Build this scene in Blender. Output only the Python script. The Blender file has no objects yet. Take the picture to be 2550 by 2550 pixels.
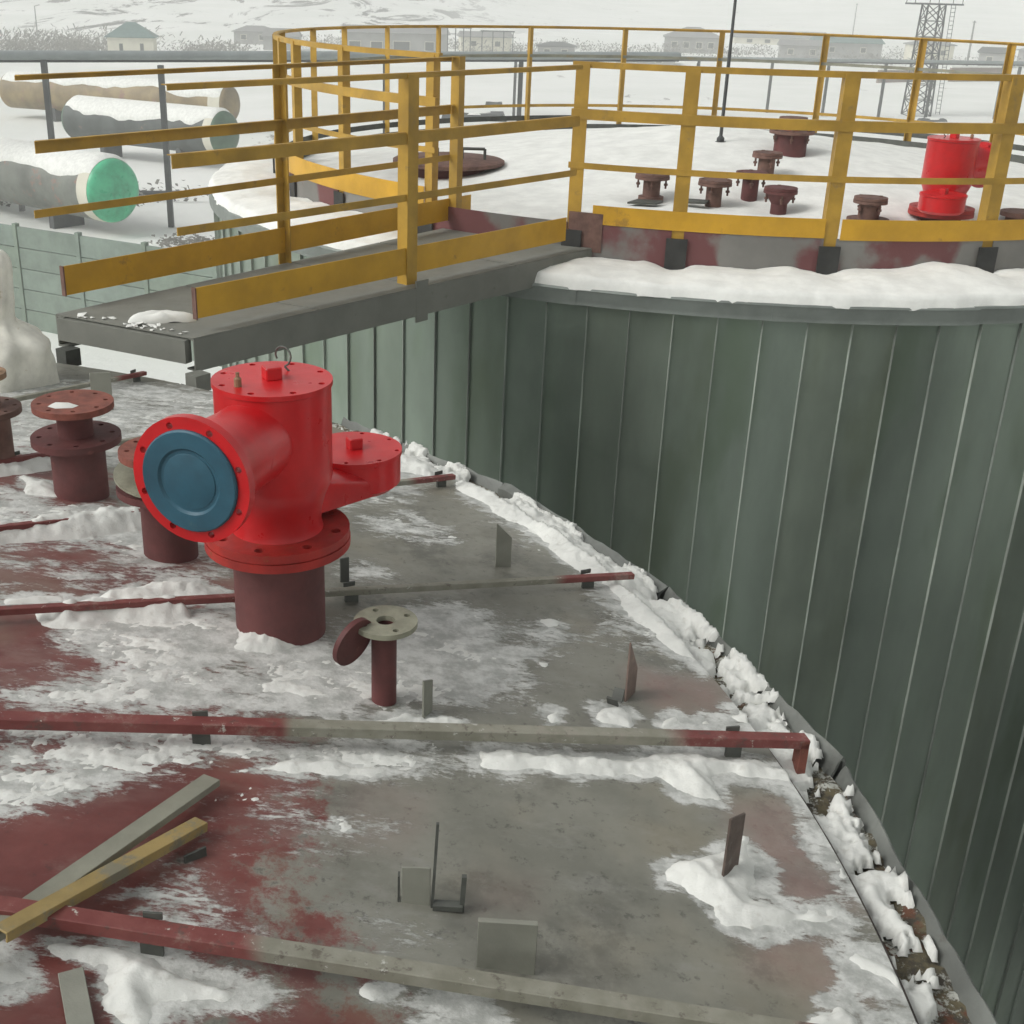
import bpy, bmesh, math, random
import numpy as np
from mathutils import Vector, Matrix
random.seed(7); rng = np.random.default_rng(7)
sc = bpy.context.scene
col = sc.collection
PI = math.pi
R_ = math.radians
# ------------------------------------------------------------------ camera (eye at the origin, heights are measured from the eye)
cam = bpy.data.cameras.new('camera'); camo = bpy.data.objects.new('camera', cam); col.objects.link(camo)
cam.sensor_width = 36; cam.lens = 42.71; cam.shift_x = 0.0576
cam.clip_start = 0.05; cam.clip_end = 6000
camo.matrix_world = Matrix.Rotation(R_(90-23.42), 4, 'X') @ Matrix.Rotation(R_(1.49), 4, 'Z')
sc.camera = camo
# ------------------------------------------------------------------ light: overcast winter day
SUN_EL, SUN_AZ = R_(40), R_(250)
w = bpy.data.worlds.new('World'); sc.world = w; w.use_nodes = True
nt = w.node_tree; nt.nodes.clear()
sky = nt.nodes.new('ShaderNodeTexSky'); sky.sky_type = 'NISHITA'; sky.sun_disc = False
sky.sun_elevation = SUN_EL; sky.sun_rotation = SUN_AZ; sky.dust_density = 6; sky.air_density = 1.0; sky.ozone_density = 1
hsv = nt.nodes.new('ShaderNodeHueSaturation'); hsv.inputs['Saturation'].default_value = 0.12
tint = nt.nodes.new('ShaderNodeMix'); tint.data_type = 'RGBA'; tint.blend_type = 'MULTIPLY'; tint.inputs[0].default_value = 1
tint.inputs[7].default_value = (1.0, 1.0, 1.0, 1)
bg = nt.nodes.new('ShaderNodeBackground'); bg.inputs['Strength'].default_value = 0.11
out = nt.nodes.new('ShaderNodeOutputWorld')
nt.links.new(sky.outputs[0], hsv.inputs['Color']); nt.links.new(hsv.outputs[0], tint.inputs[6])
nt.links.new(tint.outputs[2], bg.inputs[0]); nt.links.new(bg.outputs[0], out.inputs[0])
sl = bpy.data.lights.new('sun', 'SUN'); sl.energy = 1.5; sl.angle = R_(28); sl.color = (1, 0.985, 0.96)
so = bpy.data.objects.new('sun', sl); col.objects.link(so)
sdir = Vector((math.sin(SUN_AZ)*math.cos(SUN_EL), math.cos(SUN_AZ)*math.cos(SUN_EL), math.sin(SUN_EL)))
so.rotation_euler = sdir.to_track_quat('Z', 'Y').to_euler()
vs = sc.view_settings; vs.view_transform = 'Standard'; vs.look = 'None'; vs.gamma = 1; vs.use_curve_mapping = False
vs.exposure = 0.04
sc.cycles.volume_bounces = 3
# ------------------------------------------------------------------ materials
def nd(t, typ, **k):
    n = t.nodes.new(typ)
    for a, v in k.items(): setattr(n, a, v)
    return n
def pos(t): return nd(t, 'ShaderNodeNewGeometry').outputs['Position']
def noise(t, scale, detail=4, rough=.55, vec=None, mscale=None, dist=0):
    n = nd(t, 'ShaderNodeTexNoise'); n.inputs['Scale'].default_value = scale; n.inputs['Detail'].default_value = detail
    n.inputs['Roughness'].default_value = rough; n.inputs['Distortion'].default_value = dist
    v = vec if vec is not None else pos(t)
    if mscale:
        m = nd(t, 'ShaderNodeMapping'); m.inputs['Scale'].default_value = mscale; t.links.new(v, m.inputs[0]); v = m.outputs[0]
    t.links.new(v, n.inputs['Vector']); return n.outputs['Fac']
def ramp(t, fac, a, b, ca=(0,0,0,1), cb=(1,1,1,1)):
    r = nd(t, 'ShaderNodeMapRange'); r.interpolation_type = 'SMOOTHSTEP'
    r.inputs[1].default_value = a; r.inputs[2].default_value = b
    t.links.new(fac, r.inputs[0]); return r.outputs[0]
def mixc(t, fac, a, b, mode='MIX'):
    m = nd(t, 'ShaderNodeMix', data_type='RGBA', blend_type=mode)
    for s, v in ((0, fac), (6, a), (7, b)):
        if isinstance(v, (int, float)): m.inputs[s].default_value = v
        elif isinstance(v, tuple): m.inputs[s].default_value = (*v[:3], 1)
        else: t.links.new(v, m.inputs[s])
    return m.outputs[2]
def mth(t, op, a, b=None):
    m = nd(t, 'ShaderNodeMath', operation=op)
    for s, v in ((0, a), (1, b)):
        if v is None: continue
        if isinstance(v, (int, float)): m.inputs[s].default_value = v
        else: t.links.new(v, m.inputs[s])
    return m.outputs[0]
def attr(t, n): return nd(t, 'ShaderNodeAttribute', attribute_name=n).outputs['Fac']
def bumpn(t, b, h, strength, dist=.01):
    n = nd(t, 'ShaderNodeBump'); n.inputs['Strength'].default_value = strength; n.inputs['Distance'].default_value = dist
    t.links.new(h, n.inputs['Height']); t.links.new(n.outputs[0], b.inputs['Normal'])
def newmat(name):
    m = bpy.data.materials.new(name); m.use_nodes = True; t = m.node_tree
    return m, t, t.nodes['Principled BSDF']
def mat(name, c, rough=.6, metal=0, var=.25, scale=9, c2=None, c2amt=.62, c2r=.7, c2w=.1, bump=.15, bscale=60, mscale=None, spec=.5, rnd=0):
    """painted / bare surface: base colour, soft mottling, patches of a second colour (rust, grime), fine relief"""
    m, t, b = newmat(name)
    n1 = noise(t, scale, 5, .6, mscale=mscale)
    dark = tuple(x*(1-var) for x in c); lite = tuple(min(1, x*(1+var)) for x in c)
    cc = mixc(t, ramp(t, n1, .3, .7), dark, lite)
    if c2:
        n2 = noise(t, scale*1.7, 8, c2r, mscale=mscale)
        cc = mixc(t, ramp(t, n2, c2amt, c2amt+c2w), cc, c2)
    if rnd:
        oi = nd(t, 'ShaderNodeObjectInfo').outputs['Random']
        v = mth(t, 'ADD', mth(t, 'MULTIPLY', oi, rnd), 1-rnd/2)
        h = nd(t, 'ShaderNodeHueSaturation'); t.links.new(v, h.inputs['Value']); t.links.new(mth(t, 'ADD', mth(t, 'MULTIPLY', mth(t, 'FRACT', mth(t, 'MULTIPLY', oi, 7.31)), .05), .475), h.inputs['Hue']); t.links.new(cc, h.inputs['Color']); cc = h.outputs[0]
    t.links.new(cc, b.inputs['Base Color'])
    b.inputs['Metallic'].default_value = metal; b.inputs['Specular IOR Level'].default_value = spec
    rr = mth(t, 'ADD', mth(t, 'MULTIPLY', noise(t, scale*3, 4), .25), rough-.12); t.links.new(rr, b.inputs['Roughness'])
    if bump: bumpn(t, b, noise(t, bscale, 5, .65), bump)
    return m
M = {}
M['yellow'] = mat('yellow_paint', (.42, .25, .030), .5, var=.20, scale=4, c2=(.30, .19, .05), c2amt=.58)
M['yellow_toe'] = mat('toe_board_yellow', (.56, .31, .018), .45, var=.14, scale=3, c2=(.36, .20, .03), c2amt=.6)
M['red'] = mat('red_enamel', (.52, .009, .012), .31, var=.16, scale=5, bump=.04, bscale=25, spec=.6, c2=(.25, .012, .012), c2amt=.66)
M['red_flange'] = mat('red_primer_enamel', (.33, .020, .014), .5, var=.25, scale=10, c2=(.22, .07, .02), c2amt=.6)
M['blue'] = mat('blue_plastic', (.020, .085, .125), .5, var=.22, scale=7, bump=.05, c2=(.05, .11, .13), c2amt=.64)
M['blue_dark'] = mat('blue_plastic_centre', (.015, .045, .085), .45, var=.25, scale=8, bump=.05)
M['maroon'] = mat('maroon_primer', (.105, .031, .029), .65, var=.22, scale=8, c2=(.17, .055, .045), c2amt=.6)
M['rusty'] = mat('rusty_flange', (.20, .062, .042), .7, var=.3, scale=16, c2=(.27, .14, .08), c2amt=.6)
M['brown'] = mat('brown_rust', (.14, .075, .058), .75, var=.3, scale=12, c2=(.2, .1, .06), c2amt=.6)
M['tan'] = mat('tan_rust', (.24, .15, .085), .7, var=.25, scale=20)
M['grey'] = mat('grey_primer', (.225, .228, .19), .6, var=.14, scale=6, c2=(.14, .13, .10), c2amt=.66)
M['grey_dark'] = mat('dark_grey_steel', (.075, .08, .07), .6, var=.25, scale=10)
M['flange_grey'] = mat('olive_grey_flange', (.25, .25, .185), .55, var=.18, scale=25, c2=(.24, .12, .05), c2amt=.67)
M['bar'] = None
M['black'] = mat('black_iron_and_gap', (.025, .026, .024), .6, var=.3)
M['steel'] = mat('galvanised_flashing', (.22, .245, .225), .45, metal=.4, var=.15, scale=3, bump=.1, bscale=20)
M['flash_dull'] = mat('dull_galvanised_lip', (.165, .175, .16), .55, metal=.2, var=.25, scale=5, c2=(.13, .13, .115), c2amt=.58)
M['wall'] = mat('galvanised_cladding', (.28, .335, .28), .38, metal=.80, var=.14, scale=1.1, mscale=(1.6, 1.6, .5), bump=.035, bscale=2.5, rnd=.24, c2=(.225, .275, .21), c2amt=.50, c2r=.45, c2w=.22)
M['bridge'] = mat('bridge_grey_paint', (.185, .19, .165), .6, var=.1, scale=4, c2=(.14, .14, .115), c2amt=.62)
M['edge_dark'] = mat('dark_cut_edge', (.07, .055, .048), .7, var=.4, scale=14)
M['shell_dark'] = mat('green_grey_cladding', (.07, .085, .07), .5, metal=.2, var=.15, scale=1)
M['shell'] = mat('shell_grey', (.17, .20, .175), .6)
M['bridge_dark'] = mat('dark_bridge_paint', (.105, .108, .094), .6, var=.15, scale=4)
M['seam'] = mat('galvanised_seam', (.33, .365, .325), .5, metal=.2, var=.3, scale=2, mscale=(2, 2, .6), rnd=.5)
M['concrete'] = mat('green_grey_concrete', (.20, .245, .205), .8, var=.12, scale=2, rnd=.12)
M['tarp'] = mat('cream_plastic_sheet', (.72, .71, .63), .4, var=.2, scale=5, c2=(.45, .38, .22), c2amt=.6, bump=.3, bscale=14)
M['vessel_grey'] = mat('weathered_vessel_primer', (.15, .16, .14), .6, var=.3, scale=.7, c2=(.26, .15, .12), c2amt=.55)
M['vessel_brown'] = mat('brown_vessel_paint', (.24, .18, .09), .6, var=.3, scale=.6, c2=(.25, .15, .11), c2amt=.55)
M['vessel_dark'] = mat('dark_vessel_paint', (.065, .075, .07), .6, var=.3, scale=.6, c2=(.22, .14, .11), c2amt=.6)
M['cream'] = mat('cream_render', (.62, .60, .50), .8, var=.06, scale=.8)
M['green_end'] = mat('green_vessel_paint', (.06, .40, .215), .3, var=.3, scale=1.2)
M['green_dull'] = mat('dull_green_paint', (.075, .14, .09), .5, var=.2, scale=1.2)
M['teal_roof'] = mat('teal_sheet_roof', (.10, .17, .16), .6, var=.15, scale=1.5)
M['far_wall'] = mat('far_grey_render', (.30, .30, .29), .8, var=.12, scale=.4)
M['far_dark'] = mat('far_dark_panes', (.07, .075, .075), .5)
M['far_roof'] = mat('far_grey_roof', (.22, .22, .215), .7)
M['brick'] = mat('brown_far_wall', (.20, .145, .12), .8, var=.2, scale=.6)
M['scrub'] = mat('bare_scrub', (.20, .195, .175), .9, var=.3, scale=1)
M['rack'] = mat('rack_steel', (.06, .065, .065), .6, var=.2, scale=2)
M['pipe'] = mat('grey_pipe_lagging', (.26, .29, .29), .55, var=.12, scale=1)
def snowmat(name, c, dirty=.0, bs=35, bst=.5):
    m, t, b = newmat(name)
    n = noise(t, 5, 6, .65); n2 = noise(t, 30, 5, .6)
    cc = mixc(t, ramp(t, n, .3, .7), tuple(x*.90 for x in c), tuple(min(1, x*1.06) for x in c))
    if dirty: cc = mixc(t, mth(t, 'MULTIPLY', ramp(t, n2, .56, .72), dirty), cc, (.30, .27, .22))
    t.links.new(cc, b.inputs['Base Color']); b.inputs['Roughness'].default_value = .85; b.inputs['Specular IOR Level'].default_value = .2
    bumpn(t, b, noise(t, bs, 6, .7), bst, .012)
    return m
M['snow_a'] = snowmat('worn_snow', (.70, .71, .67), .3, 45, .3)
M['snow'] = snowmat('fresh_snow', (.80, .81, .77), 0, 12, .25)
# ------------------------------------------------------------------ mesh helpers
class MB:
    def __init__(s): s.v = []; s.f = []
    def add(s, vs, fs):
        k = len(s.v); s.v += [tuple(x) for x in vs]; s.f += [tuple(i+k for i in f) for f in fs]; return s
    def box(s, c, d, rot=None):
        hx, hy, hz = d[0]/2, d[1]/2, d[2]/2
        P = [Vector((x, y, z)) for z in (-hz, hz) for x, y in ((-hx, -hy), (hx, -hy), (hx, hy), (-hx, hy))]
        if rot is not None: P = [rot @ p for p in P]
        return s.add([p+Vector(c) for p in P], [(3,2,1,0),(4,5,6,7),(0,1,5,4),(1,2,6,5),(2,3,7,6),(3,0,4,7)])
    def beam(s, a, b, wd, h, up=(0,0,1)):
        """rectangular bar from a to b; wd across, h along up (a,b run along its centre line)"""
        a, b = Vector(a), Vector(b); d = (b-a); L = d.length; d.normalize(); x = d.cross(Vector(up)).normalized(); u = x.cross(d).normalized()
        R = Matrix((x, d, u)).transposed()
        return s.box((a+b)/2, (wd, L, h), R)
    def lathe(s, prof, n=32, c=(0,0,0), axis=None):
        c = Vector(c); R = Vector(axis).to_track_quat('Z', 'Y').to_matrix() if axis is not None else Matrix.Identity(3)
        vs = []; m = len(prof)
        for r, z in prof:
            for i in range(n):
                a = 2*PI*i/n; vs.append(R @ Vector((r*math.cos(a), r*math.sin(a), z))+c)
        fs = [(j*n+i, j*n+(i+1) % n, (j+1)*n+(i+1) % n, (j+1)*n+i) for j in range(m-1) for i in range(n)]
        fs += [tuple(range(n-1, -1, -1)), tuple((m-1)*n+i for i in range(n))]
        return s.add(vs, fs)
    def cyl(s, a, b, r, n=16, r2=None):
        a, b = Vector(a), Vector(b)
        return s.lathe([(r, 0), (r if r2 is None else r2, (b-a).length)], n, a, b-a)
    def tube(s, path, r, n=8):
        for p, q in zip(path[:-1], path[1:]): s.cyl(p, q, r, n)
        return s
    def arc(s, c, r0, r1, z0, z1, a0, a1, step=3.0):
        """ring sector of rectangular section, angles in degrees"""
        n = max(1, int(math.ceil(abs(a1-a0)/step))); vs = []
        for i in range(n+1):
            a = R_(a0+(a1-a0)*i/n); ca, sa = math.cos(a), math.sin(a)
            for r, z in ((r0, z0), (r1, z0), (r1, z1), (r0, z1)): vs.append((c[0]+r*ca, c[1]+r*sa, z))
        fs = [(4*i+j, 4*i+4+j, 4*i+4+(j+1) % 4, 4*i+(j+1) % 4) for i in range(n) for j in range(4)]
        fs += [(0, 1, 2, 3), (4*n+3, 4*n+2, 4*n+1, 4*n)]
        return s.add(vs, fs)
    def hull(s, pts):
        bm = bmesh.new()
        for p in pts: bm.verts.new(p)
        bmesh.ops.convex_hull(bm, input=bm.verts); bm.verts.index_update()
        used = sorted({v.index for f in bm.faces for v in f.verts}); mp = {u: i for i, u in enumerate(used)}; bm.verts.ensure_lookup_table()
        s.add([bm.verts[u].co[:] for u in used], [tuple(mp[v.index] for v in f.verts) for f in bm.faces]); bm.free(); return s
    def mesh(s, name, m=None, angle=35, bevel=0):
        me = bpy.data.meshes.new(name); me.from_pydata(s.v, [], s.f)
        bm = bmesh.new(); bm.from_mesh(me)
        if bevel:
            es = [e for e in bm.edges if len(e.link_faces) == 2 and e.calc_face_angle(0) > .6]
            bmesh.ops.bevel(bm, geom=es, offset=bevel, segments=1, affect='EDGES', profile=.5, clamp_overlap=True)
        bmesh.ops.recalc_face_normals(bm, faces=bm.faces); bm.to_mesh(me); bm.free()
        smooth(me, angle)
        if m: me.materials.append(M[m] if isinstance(m, str) else m)
        return me
    def build(s, name, m, parent=None, loc=(0,0,0), angle=35, bevel=0):
        return link(name, s.mesh(name, m, angle, bevel), parent, loc)
def smooth(me, angle=35):
    for p in me.polygons: p.use_smooth = True
    me.set_sharp_from_angle(angle=R_(angle))
def link(name, me, parent=None, loc=(0,0,0)):
    o = bpy.data.objects.new(name, me); col.objects.link(o); o.location = loc
    if parent: o.parent = parent
    return o
def thing(name, label, cat, loc=(0,0,0), rz=0, group=None):
    o = bpy.data.objects.new(name, None); col.objects.link(o); o.empty_display_size = .1
    o.location = loc; o.rotation_euler = (0, 0, rz); return tag(o, label, cat, group)
def tag(o, label, cat=None, group=None, kind=None):
    o['label'] = label
    if cat: o['category'] = cat
    if group: o['group'] = group
    if kind: o['kind'] = kind
    return o
def dup(root, loc, rz, label, group=None):
    r = root.copy(); col.objects.link(r); r.location = loc; r.rotation_euler = (0, 0, rz); r['label'] = label
    if group: r['group'] = group
    for ch in list(root.children):
        c = ch.copy(); col.objects.link(c); c.parent = r
        for g in list(ch.children):
            d = g.copy(); col.objects.link(d); d.parent = c
    return r
def plate_with_holes(R, t, holes, bore=0, n=40):
    """flat round plate with real bolt holes (2D curve filled and extruded), lying in z 0..t"""
    cu = bpy.data.curves.new('plate', 'CURVE'); cu.dimensions = '2D'; cu.fill_mode = 'BOTH'; cu.extrude = t/2
    def ring(cx, cy, r, k):
        sp = cu.splines.new('POLY'); sp.points.add(k-1); sp.use_cyclic_u = True
        for i in range(k): sp.points[i].co = (cx+r*math.cos(2*PI*i/k), cy+r*math.sin(2*PI*i/k), 0, 1)
    ring(0, 0, R, n)
    for x, y, r in holes: ring(x, y, r, 10)
    if bore: ring(0, 0, bore, 20)
    o = bpy.data.objects.new('plate', cu); col.objects.link(o)
    me = bpy.data.meshes.new_from_object(o.evaluated_get(bpy.context.evaluated_depsgraph_get()))
    bpy.data.objects.remove(o); bpy.data.curves.remove(cu)
    for v in me.vertices: v.co.z += t/2
    return me
def flange_mesh(R, t, nb, hr, bore=0, m='maroon', pcd=.82, ph=0):
    me = plate_with_holes(R, t, [(R*pcd*math.cos(2*PI*i/nb+ph), R*pcd*math.sin(2*PI*i/nb+ph), hr) for i in range(nb)], bore)
    me.materials.clear(); me.materials.append(M[m]); me.name = 'flange'
    bm = bmesh.new(); bm.from_mesh(me); bmesh.ops.remove_doubles(bm, verts=bm.verts, dist=1e-5); bm.to_mesh(me); bm.free()
    smooth(me, 30); return me
# numpy noise
def vnoise(x, y, seed):
    xi = np.floor(x).astype(np.int64); yi = np.floor(y).astype(np.int64); fx = x-xi; fy = y-yi
    fx = fx*fx*(3-2*fx); fy = fy*fy*(3-2*fy)
    def h(i, j):
        n = (i*374761393+j*668265263+seed*1442695041) & 0x7fffffff
        n = ((n ^ (n >> 13))*1274126177) & 0x7fffffff
        return ((n ^ (n >> 16)) & 0xffff)/65535.0
    return (h(xi, yi)*(1-fx)+h(xi+1, yi)*fx)*(1-fy)+(h(xi, yi+1)*(1-fx)+h(xi+1, yi+1)*fx)*fy
def fbm(x, y, s, octv=4, seed=0, g=.5):
    t = np.zeros_like(x); a = 1.; n = 0
    for k in range(octv): t += a*(vnoise(x*s, y*s, seed+k*17)-.5); n += a; a *= g; s *= 2.03
    return t/n*2
def sdpoly(x, y, P):
    """signed distance to polygon, positive inside; -1 far away"""
    P = np.array(P); out = np.full(x.shape, -1.0)
    mg = .25; k = (x > P[:,0].min()-mg) & (x < P[:,0].max()+mg) & (y > P[:,1].min()-mg) & (y < P[:,1].max()+mg)
    if not k.any(): return out
    X, Y = x[k], y[k]; d = np.full(X.shape, 1e9); ins = np.zeros(X.shape, bool)
    for a, b in zip(P, np.roll(P, -1, 0)):
        e = b-a; L = max(e@e, 1e-12); t = np.clip(((X-a[0])*e[0]+(Y-a[1])*e[1])/L, 0, 1)
        d = np.minimum(d, np.hypot(X-a[0]-t*e[0], Y-a[1]-t*e[1]))
        c = (a[1] > Y) != (b[1] > Y); 
        if abs(e[1]) > 1e-12: ins ^= c & (X < e[0]*(Y-a[1])/e[1]+a[0])
    out[k] = np.where(ins, d, -d); return out
def sstep(a, b, x):
    t = np.clip((x-a)/(b-a), 0, 1); return t*t*(3-2*t)
def grid_mesh(name, V, nx, ny, keep=None, m=None):
    """V: (ny,nx,3) vertex grid; keep: mask of vertices whose faces stay"""
    idx = np.arange(nx*ny).reshape(ny, nx)
    q = np.stack([idx[:-1,:-1], idx[:-1,1:], idx[1:,1:], idx[1:,:-1]], -1).reshape(-1, 4)
    if keep is not None:
        kf = keep.reshape(-1)[q].any(1); q = q[kf]
        used = np.unique(q); mp = np.full(nx*ny, -1); mp[used] = np.arange(len(used)); q = mp[q]
    else: used = np.arange(nx*ny)
    co = V.reshape(-1, 3)[used]
    me = bpy.data.meshes.new(name); me.vertices.add(len(co)); me.vertices.foreach_set('co', co.astype(np.float32).ravel())
    me.loops.add(q.size); me.loops.foreach_set('vertex_index', q.ravel().astype(np.int32))
    me.polygons.add(len(q)); me.polygons.foreach_set('loop_start', np.arange(0, q.size, 4, dtype=np.int32))
    me.update(calc_edges=True); me.validate()
    me.polygons.foreach_set('use_smooth', np.ones(len(me.polygons), bool))
    if m: me.materials.append(M[m] if isinstance(m, str) else m)
    return me, used
def set_attr(me, name, vals):
    a = me.attributes.new(name, 'FLOAT', 'POINT'); a.data.foreach_set('value', np.asarray(vals, np.float32).ravel())
GZ = -10.5
# ================================================================== SETTING: snow covered ground with hills
def ground_h(x, y):
    z = GZ+.35*fbm(x, y, .04, 4, 3)*sstep(25, 90, np.hypot(x, y-10))
    left = sstep(40, -120, x-.1*(y-200))
    z = z+left*sstep(215, 800, y)*(42+16*fbm(x, y, .006, 4, 5))
    z = z+sstep(340, 1400, y+.25*x)*42*(1+.3*fbm(x, y, .003, 4, 9))+sstep(700, 2500, np.abs(x)+.2*y)*20
    return z
u = np.linspace(-1, 1, 360); vv = np.linspace(-1, 1, 420)
gx = 260*u+2200*u**5; gy = 150+330*vv+2400*vv**5
X, Y = np.meshgrid(gx, gy); Z = ground_h(X, Y)
m, t, b = newmat('snowfield')
big = noise(t, .05, 5, .6); hillm = ramp(t, mth(t, 'MULTIPLY', nd(t, 'ShaderNodeSeparateXYZ').outputs[1], 1.0), 0, 1)
sx = [n for n in t.nodes if n.type == 'SEPXYZ'][0]; t.links.new(pos(t), sx.inputs[0])
hm = mth(t, 'MULTIPLY', ramp(t, sx.outputs[1], 210, 260), ramp(t, sx.outputs[0], 30, -20))
rock = noise(t, .035, 8, .72, mscale=(1.7, .5, 1), dist=1.2)
speck = noise(t, .35, 6, .7, mscale=(1, .35, 1))
cc = mixc(t, ramp(t, big, .35, .65), (.74, .76, .72), (.82, .83, .80))
cc = mixc(t, mth(t, 'MULTIPLY', hm, ramp(t, rock, .535, .59)), cc, (.10, .095, .09))
cc = mixc(t, mth(t, 'MULTIPLY', ramp(t, speck, .60, .68), ramp(t, noise(t, .02, 3), .5, .6)), cc, (.22, .21, .19))
t.links.new(cc, b.inputs['Base Color']); b.inputs['Roughness'].default_value = .9; b.inputs['Specular IOR Level'].default_value = .2
bumpn(t, b, noise(t, .8, 6, .6), .5, .15)
me, _ = grid_mesh('ground', np.stack([X, Y, Z], -1), len(gx), len(gy), None, m)
g = link('ground', me); tag(g, 'snow covered plain rising into low hills', kind='structure')
def gz(x, y): return float(ground_h(np.array([float(x)]), np.array([float(y)]))[0])
# ================================================================== NEAR TANK (the roof we stand on)
AX, AY, AR, AZ = -3.43, 1.88, 4.53, -1.85
SL = .12
def roofz(x, y): return AZ+SL*(AR-np.hypot(np.asarray(x)-AX, np.asarray(y)-AY))
def rz1(x, y): return float(roofz(x, y))
THICK=[(0.05,[(-0.018,4.656),(0.081,4.638),(0.208,4.474),(0.275,4.524),(0.415,4.239),(0.505,4.057),(0.614,3.86),(0.706,3.713),(0.685,3.576),(0.629,3.559),(0.482,3.678),(0.381,3.786),(0.293,3.965),(0.169,4.197),(0.032,4.384)]),
(0.03,[(0.506,3.652),(0.677,3.704),(0.689,3.515),(0.727,3.35),(0.825,3.268),(0.817,3.162),(0.731,3.091),(0.648,3.168),(0.595,3.313),(0.512,3.463)]),
(0.05,[(0.385,2.822),(0.488,2.858),(0.514,2.801),(0.482,2.723),(0.388,2.74)]),
(0.05,[(0.581,2.807),(0.626,2.849),(0.652,2.773),(0.571,2.744)]),
(0.05,[(0.669,2.807),(0.709,2.848),(0.741,2.783),(0.659,2.754)]),
(0.07,[(0.742,2.846),(0.828,2.931),(0.924,2.999),(0.904,2.842),(0.852,2.789),(0.776,2.792)]),
(0.04,[(0.077,2.535),(0.391,2.57),(0.717,2.661),(0.887,2.662),(0.956,2.604),(0.963,2.553),(0.882,2.519),(0.772,2.529),(0.689,2.52),(0.682,2.435),(0.572,2.429),(0.523,2.493),(0.382,2.48),(0.233,2.465),(0.085,2.424),(0.037,2.456)]),
(0.05,[(0.973,2.59),(1.051,2.607),(1.029,2.532),(1.018,2.432),(1.029,2.341),(1.009,2.308),(0.971,2.406),(0.969,2.503)]),
(0.025,[(0.855,2.513),(0.882,2.502),(0.91,2.363),(0.926,2.221),(0.902,2.202),(0.87,2.325)]),
(0.045,[(0.944,2.252),(1.009,2.279),(1.03,2.145),(1.04,2.071),(1.026,2.056),(0.964,2.108),(0.931,2.208)]),
(0.03,[(0.811,1.949),(0.854,1.979),(0.918,1.967),(0.956,1.927),(1.023,1.949),(1.024,1.883),(0.981,1.835),(0.921,1.825),(0.888,1.873),(0.834,1.886)]),
(0.07,[(0.693,1.722),(0.776,1.824),(0.813,1.789),(0.83,1.742)]),
(0.07,[(0.847,1.744),(0.947,1.829),(1.016,1.819),(1.047,1.754),(0.84,1.724)]),
(0.045,[(0.477,2.151),(0.551,2.192),(0.635,2.251),(0.648,2.267),(0.69,2.29),(0.719,2.21),(0.709,2.127),(0.677,2.102),(0.743,2.082),(0.851,2.088),(0.882,2.044),(0.829,2.01),(0.76,2.011),(0.694,1.988),(0.647,1.968),(0.587,2.005),(0.548,2.072),(0.519,2.106),(0.473,2.098)]),
(0.045,[(-0.712,1.72),(-0.632,1.744),(-0.521,1.742),(-0.453,1.702),(-0.39,1.673),(-0.338,1.662),(-0.383,1.637),(-0.461,1.634),(-0.513,1.617),(-0.514,1.563),(-0.536,1.569),(-0.58,1.607),(-0.613,1.677),(-0.657,1.68)]),
(0.03,[(-0.835,1.68),(-0.751,1.684),(-0.71,1.624),(-0.806,1.6)]),
(0.07,[(-0.607,3.015),(-0.533,3.01),(-0.428,2.989),(-0.389,2.939),(-0.455,2.862),(-0.566,2.879)]),
(0.055,[(-1.064,3.029),(-0.957,3.174),(-0.89,3.239),(-0.75,3.251),(-0.672,3.216),(-0.725,3.128),(-0.828,3.071),(-0.923,3.043)]),
(0.05,[(-0.237,2.601),(-0.168,2.627),(-0.12,2.679),(-0.057,2.654),(0.036,2.647),(-0.055,2.606),(-0.154,2.564),(-0.183,2.545)]),
(0.035,[(0.282,3.294),(0.346,3.327),(0.342,3.27),(0.291,3.242)]),
(0.035,[(0.258,2.72),(0.282,2.762),(0.303,2.75),(0.295,2.708),(0.267,2.692)]),
(0.025,[(0.152,3.073),(0.234,3.077),(0.22,3.042),(0.174,3.037)]),
(0.025,[(0.242,3.023),(0.283,3.022),(0.275,2.991),(0.252,2.995)]),
(0.035,[(-0.026,1.667),(0.025,1.708),(0.084,1.722),(0.091,1.69),(0.047,1.678),(-0.011,1.651)]),
(0.02,[(-0.138,1.698),(-0.11,1.717),(-0.101,1.699),(-0.122,1.686)]),
(0.04,[(-0.572,4.896),(-0.225,4.841),(-0.018,4.628),(-0.081,4.522),(-0.278,4.584),(-0.492,4.616)]),
(0.03,[(-1.533,4.015),(-1.41,3.984),(-1.351,3.841),(-1.475,3.844)]),
(0.03,[(-1.257,3.005),(-1.101,3.073),(-1.064,3.029),(-1.178,2.969),(-1.238,2.951)]),
(0.03,[(-0.505,2.304),(-0.387,2.379),(-0.25,2.418),(-0.106,2.399),(-0.197,2.347),(-0.382,2.339)])]
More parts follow.
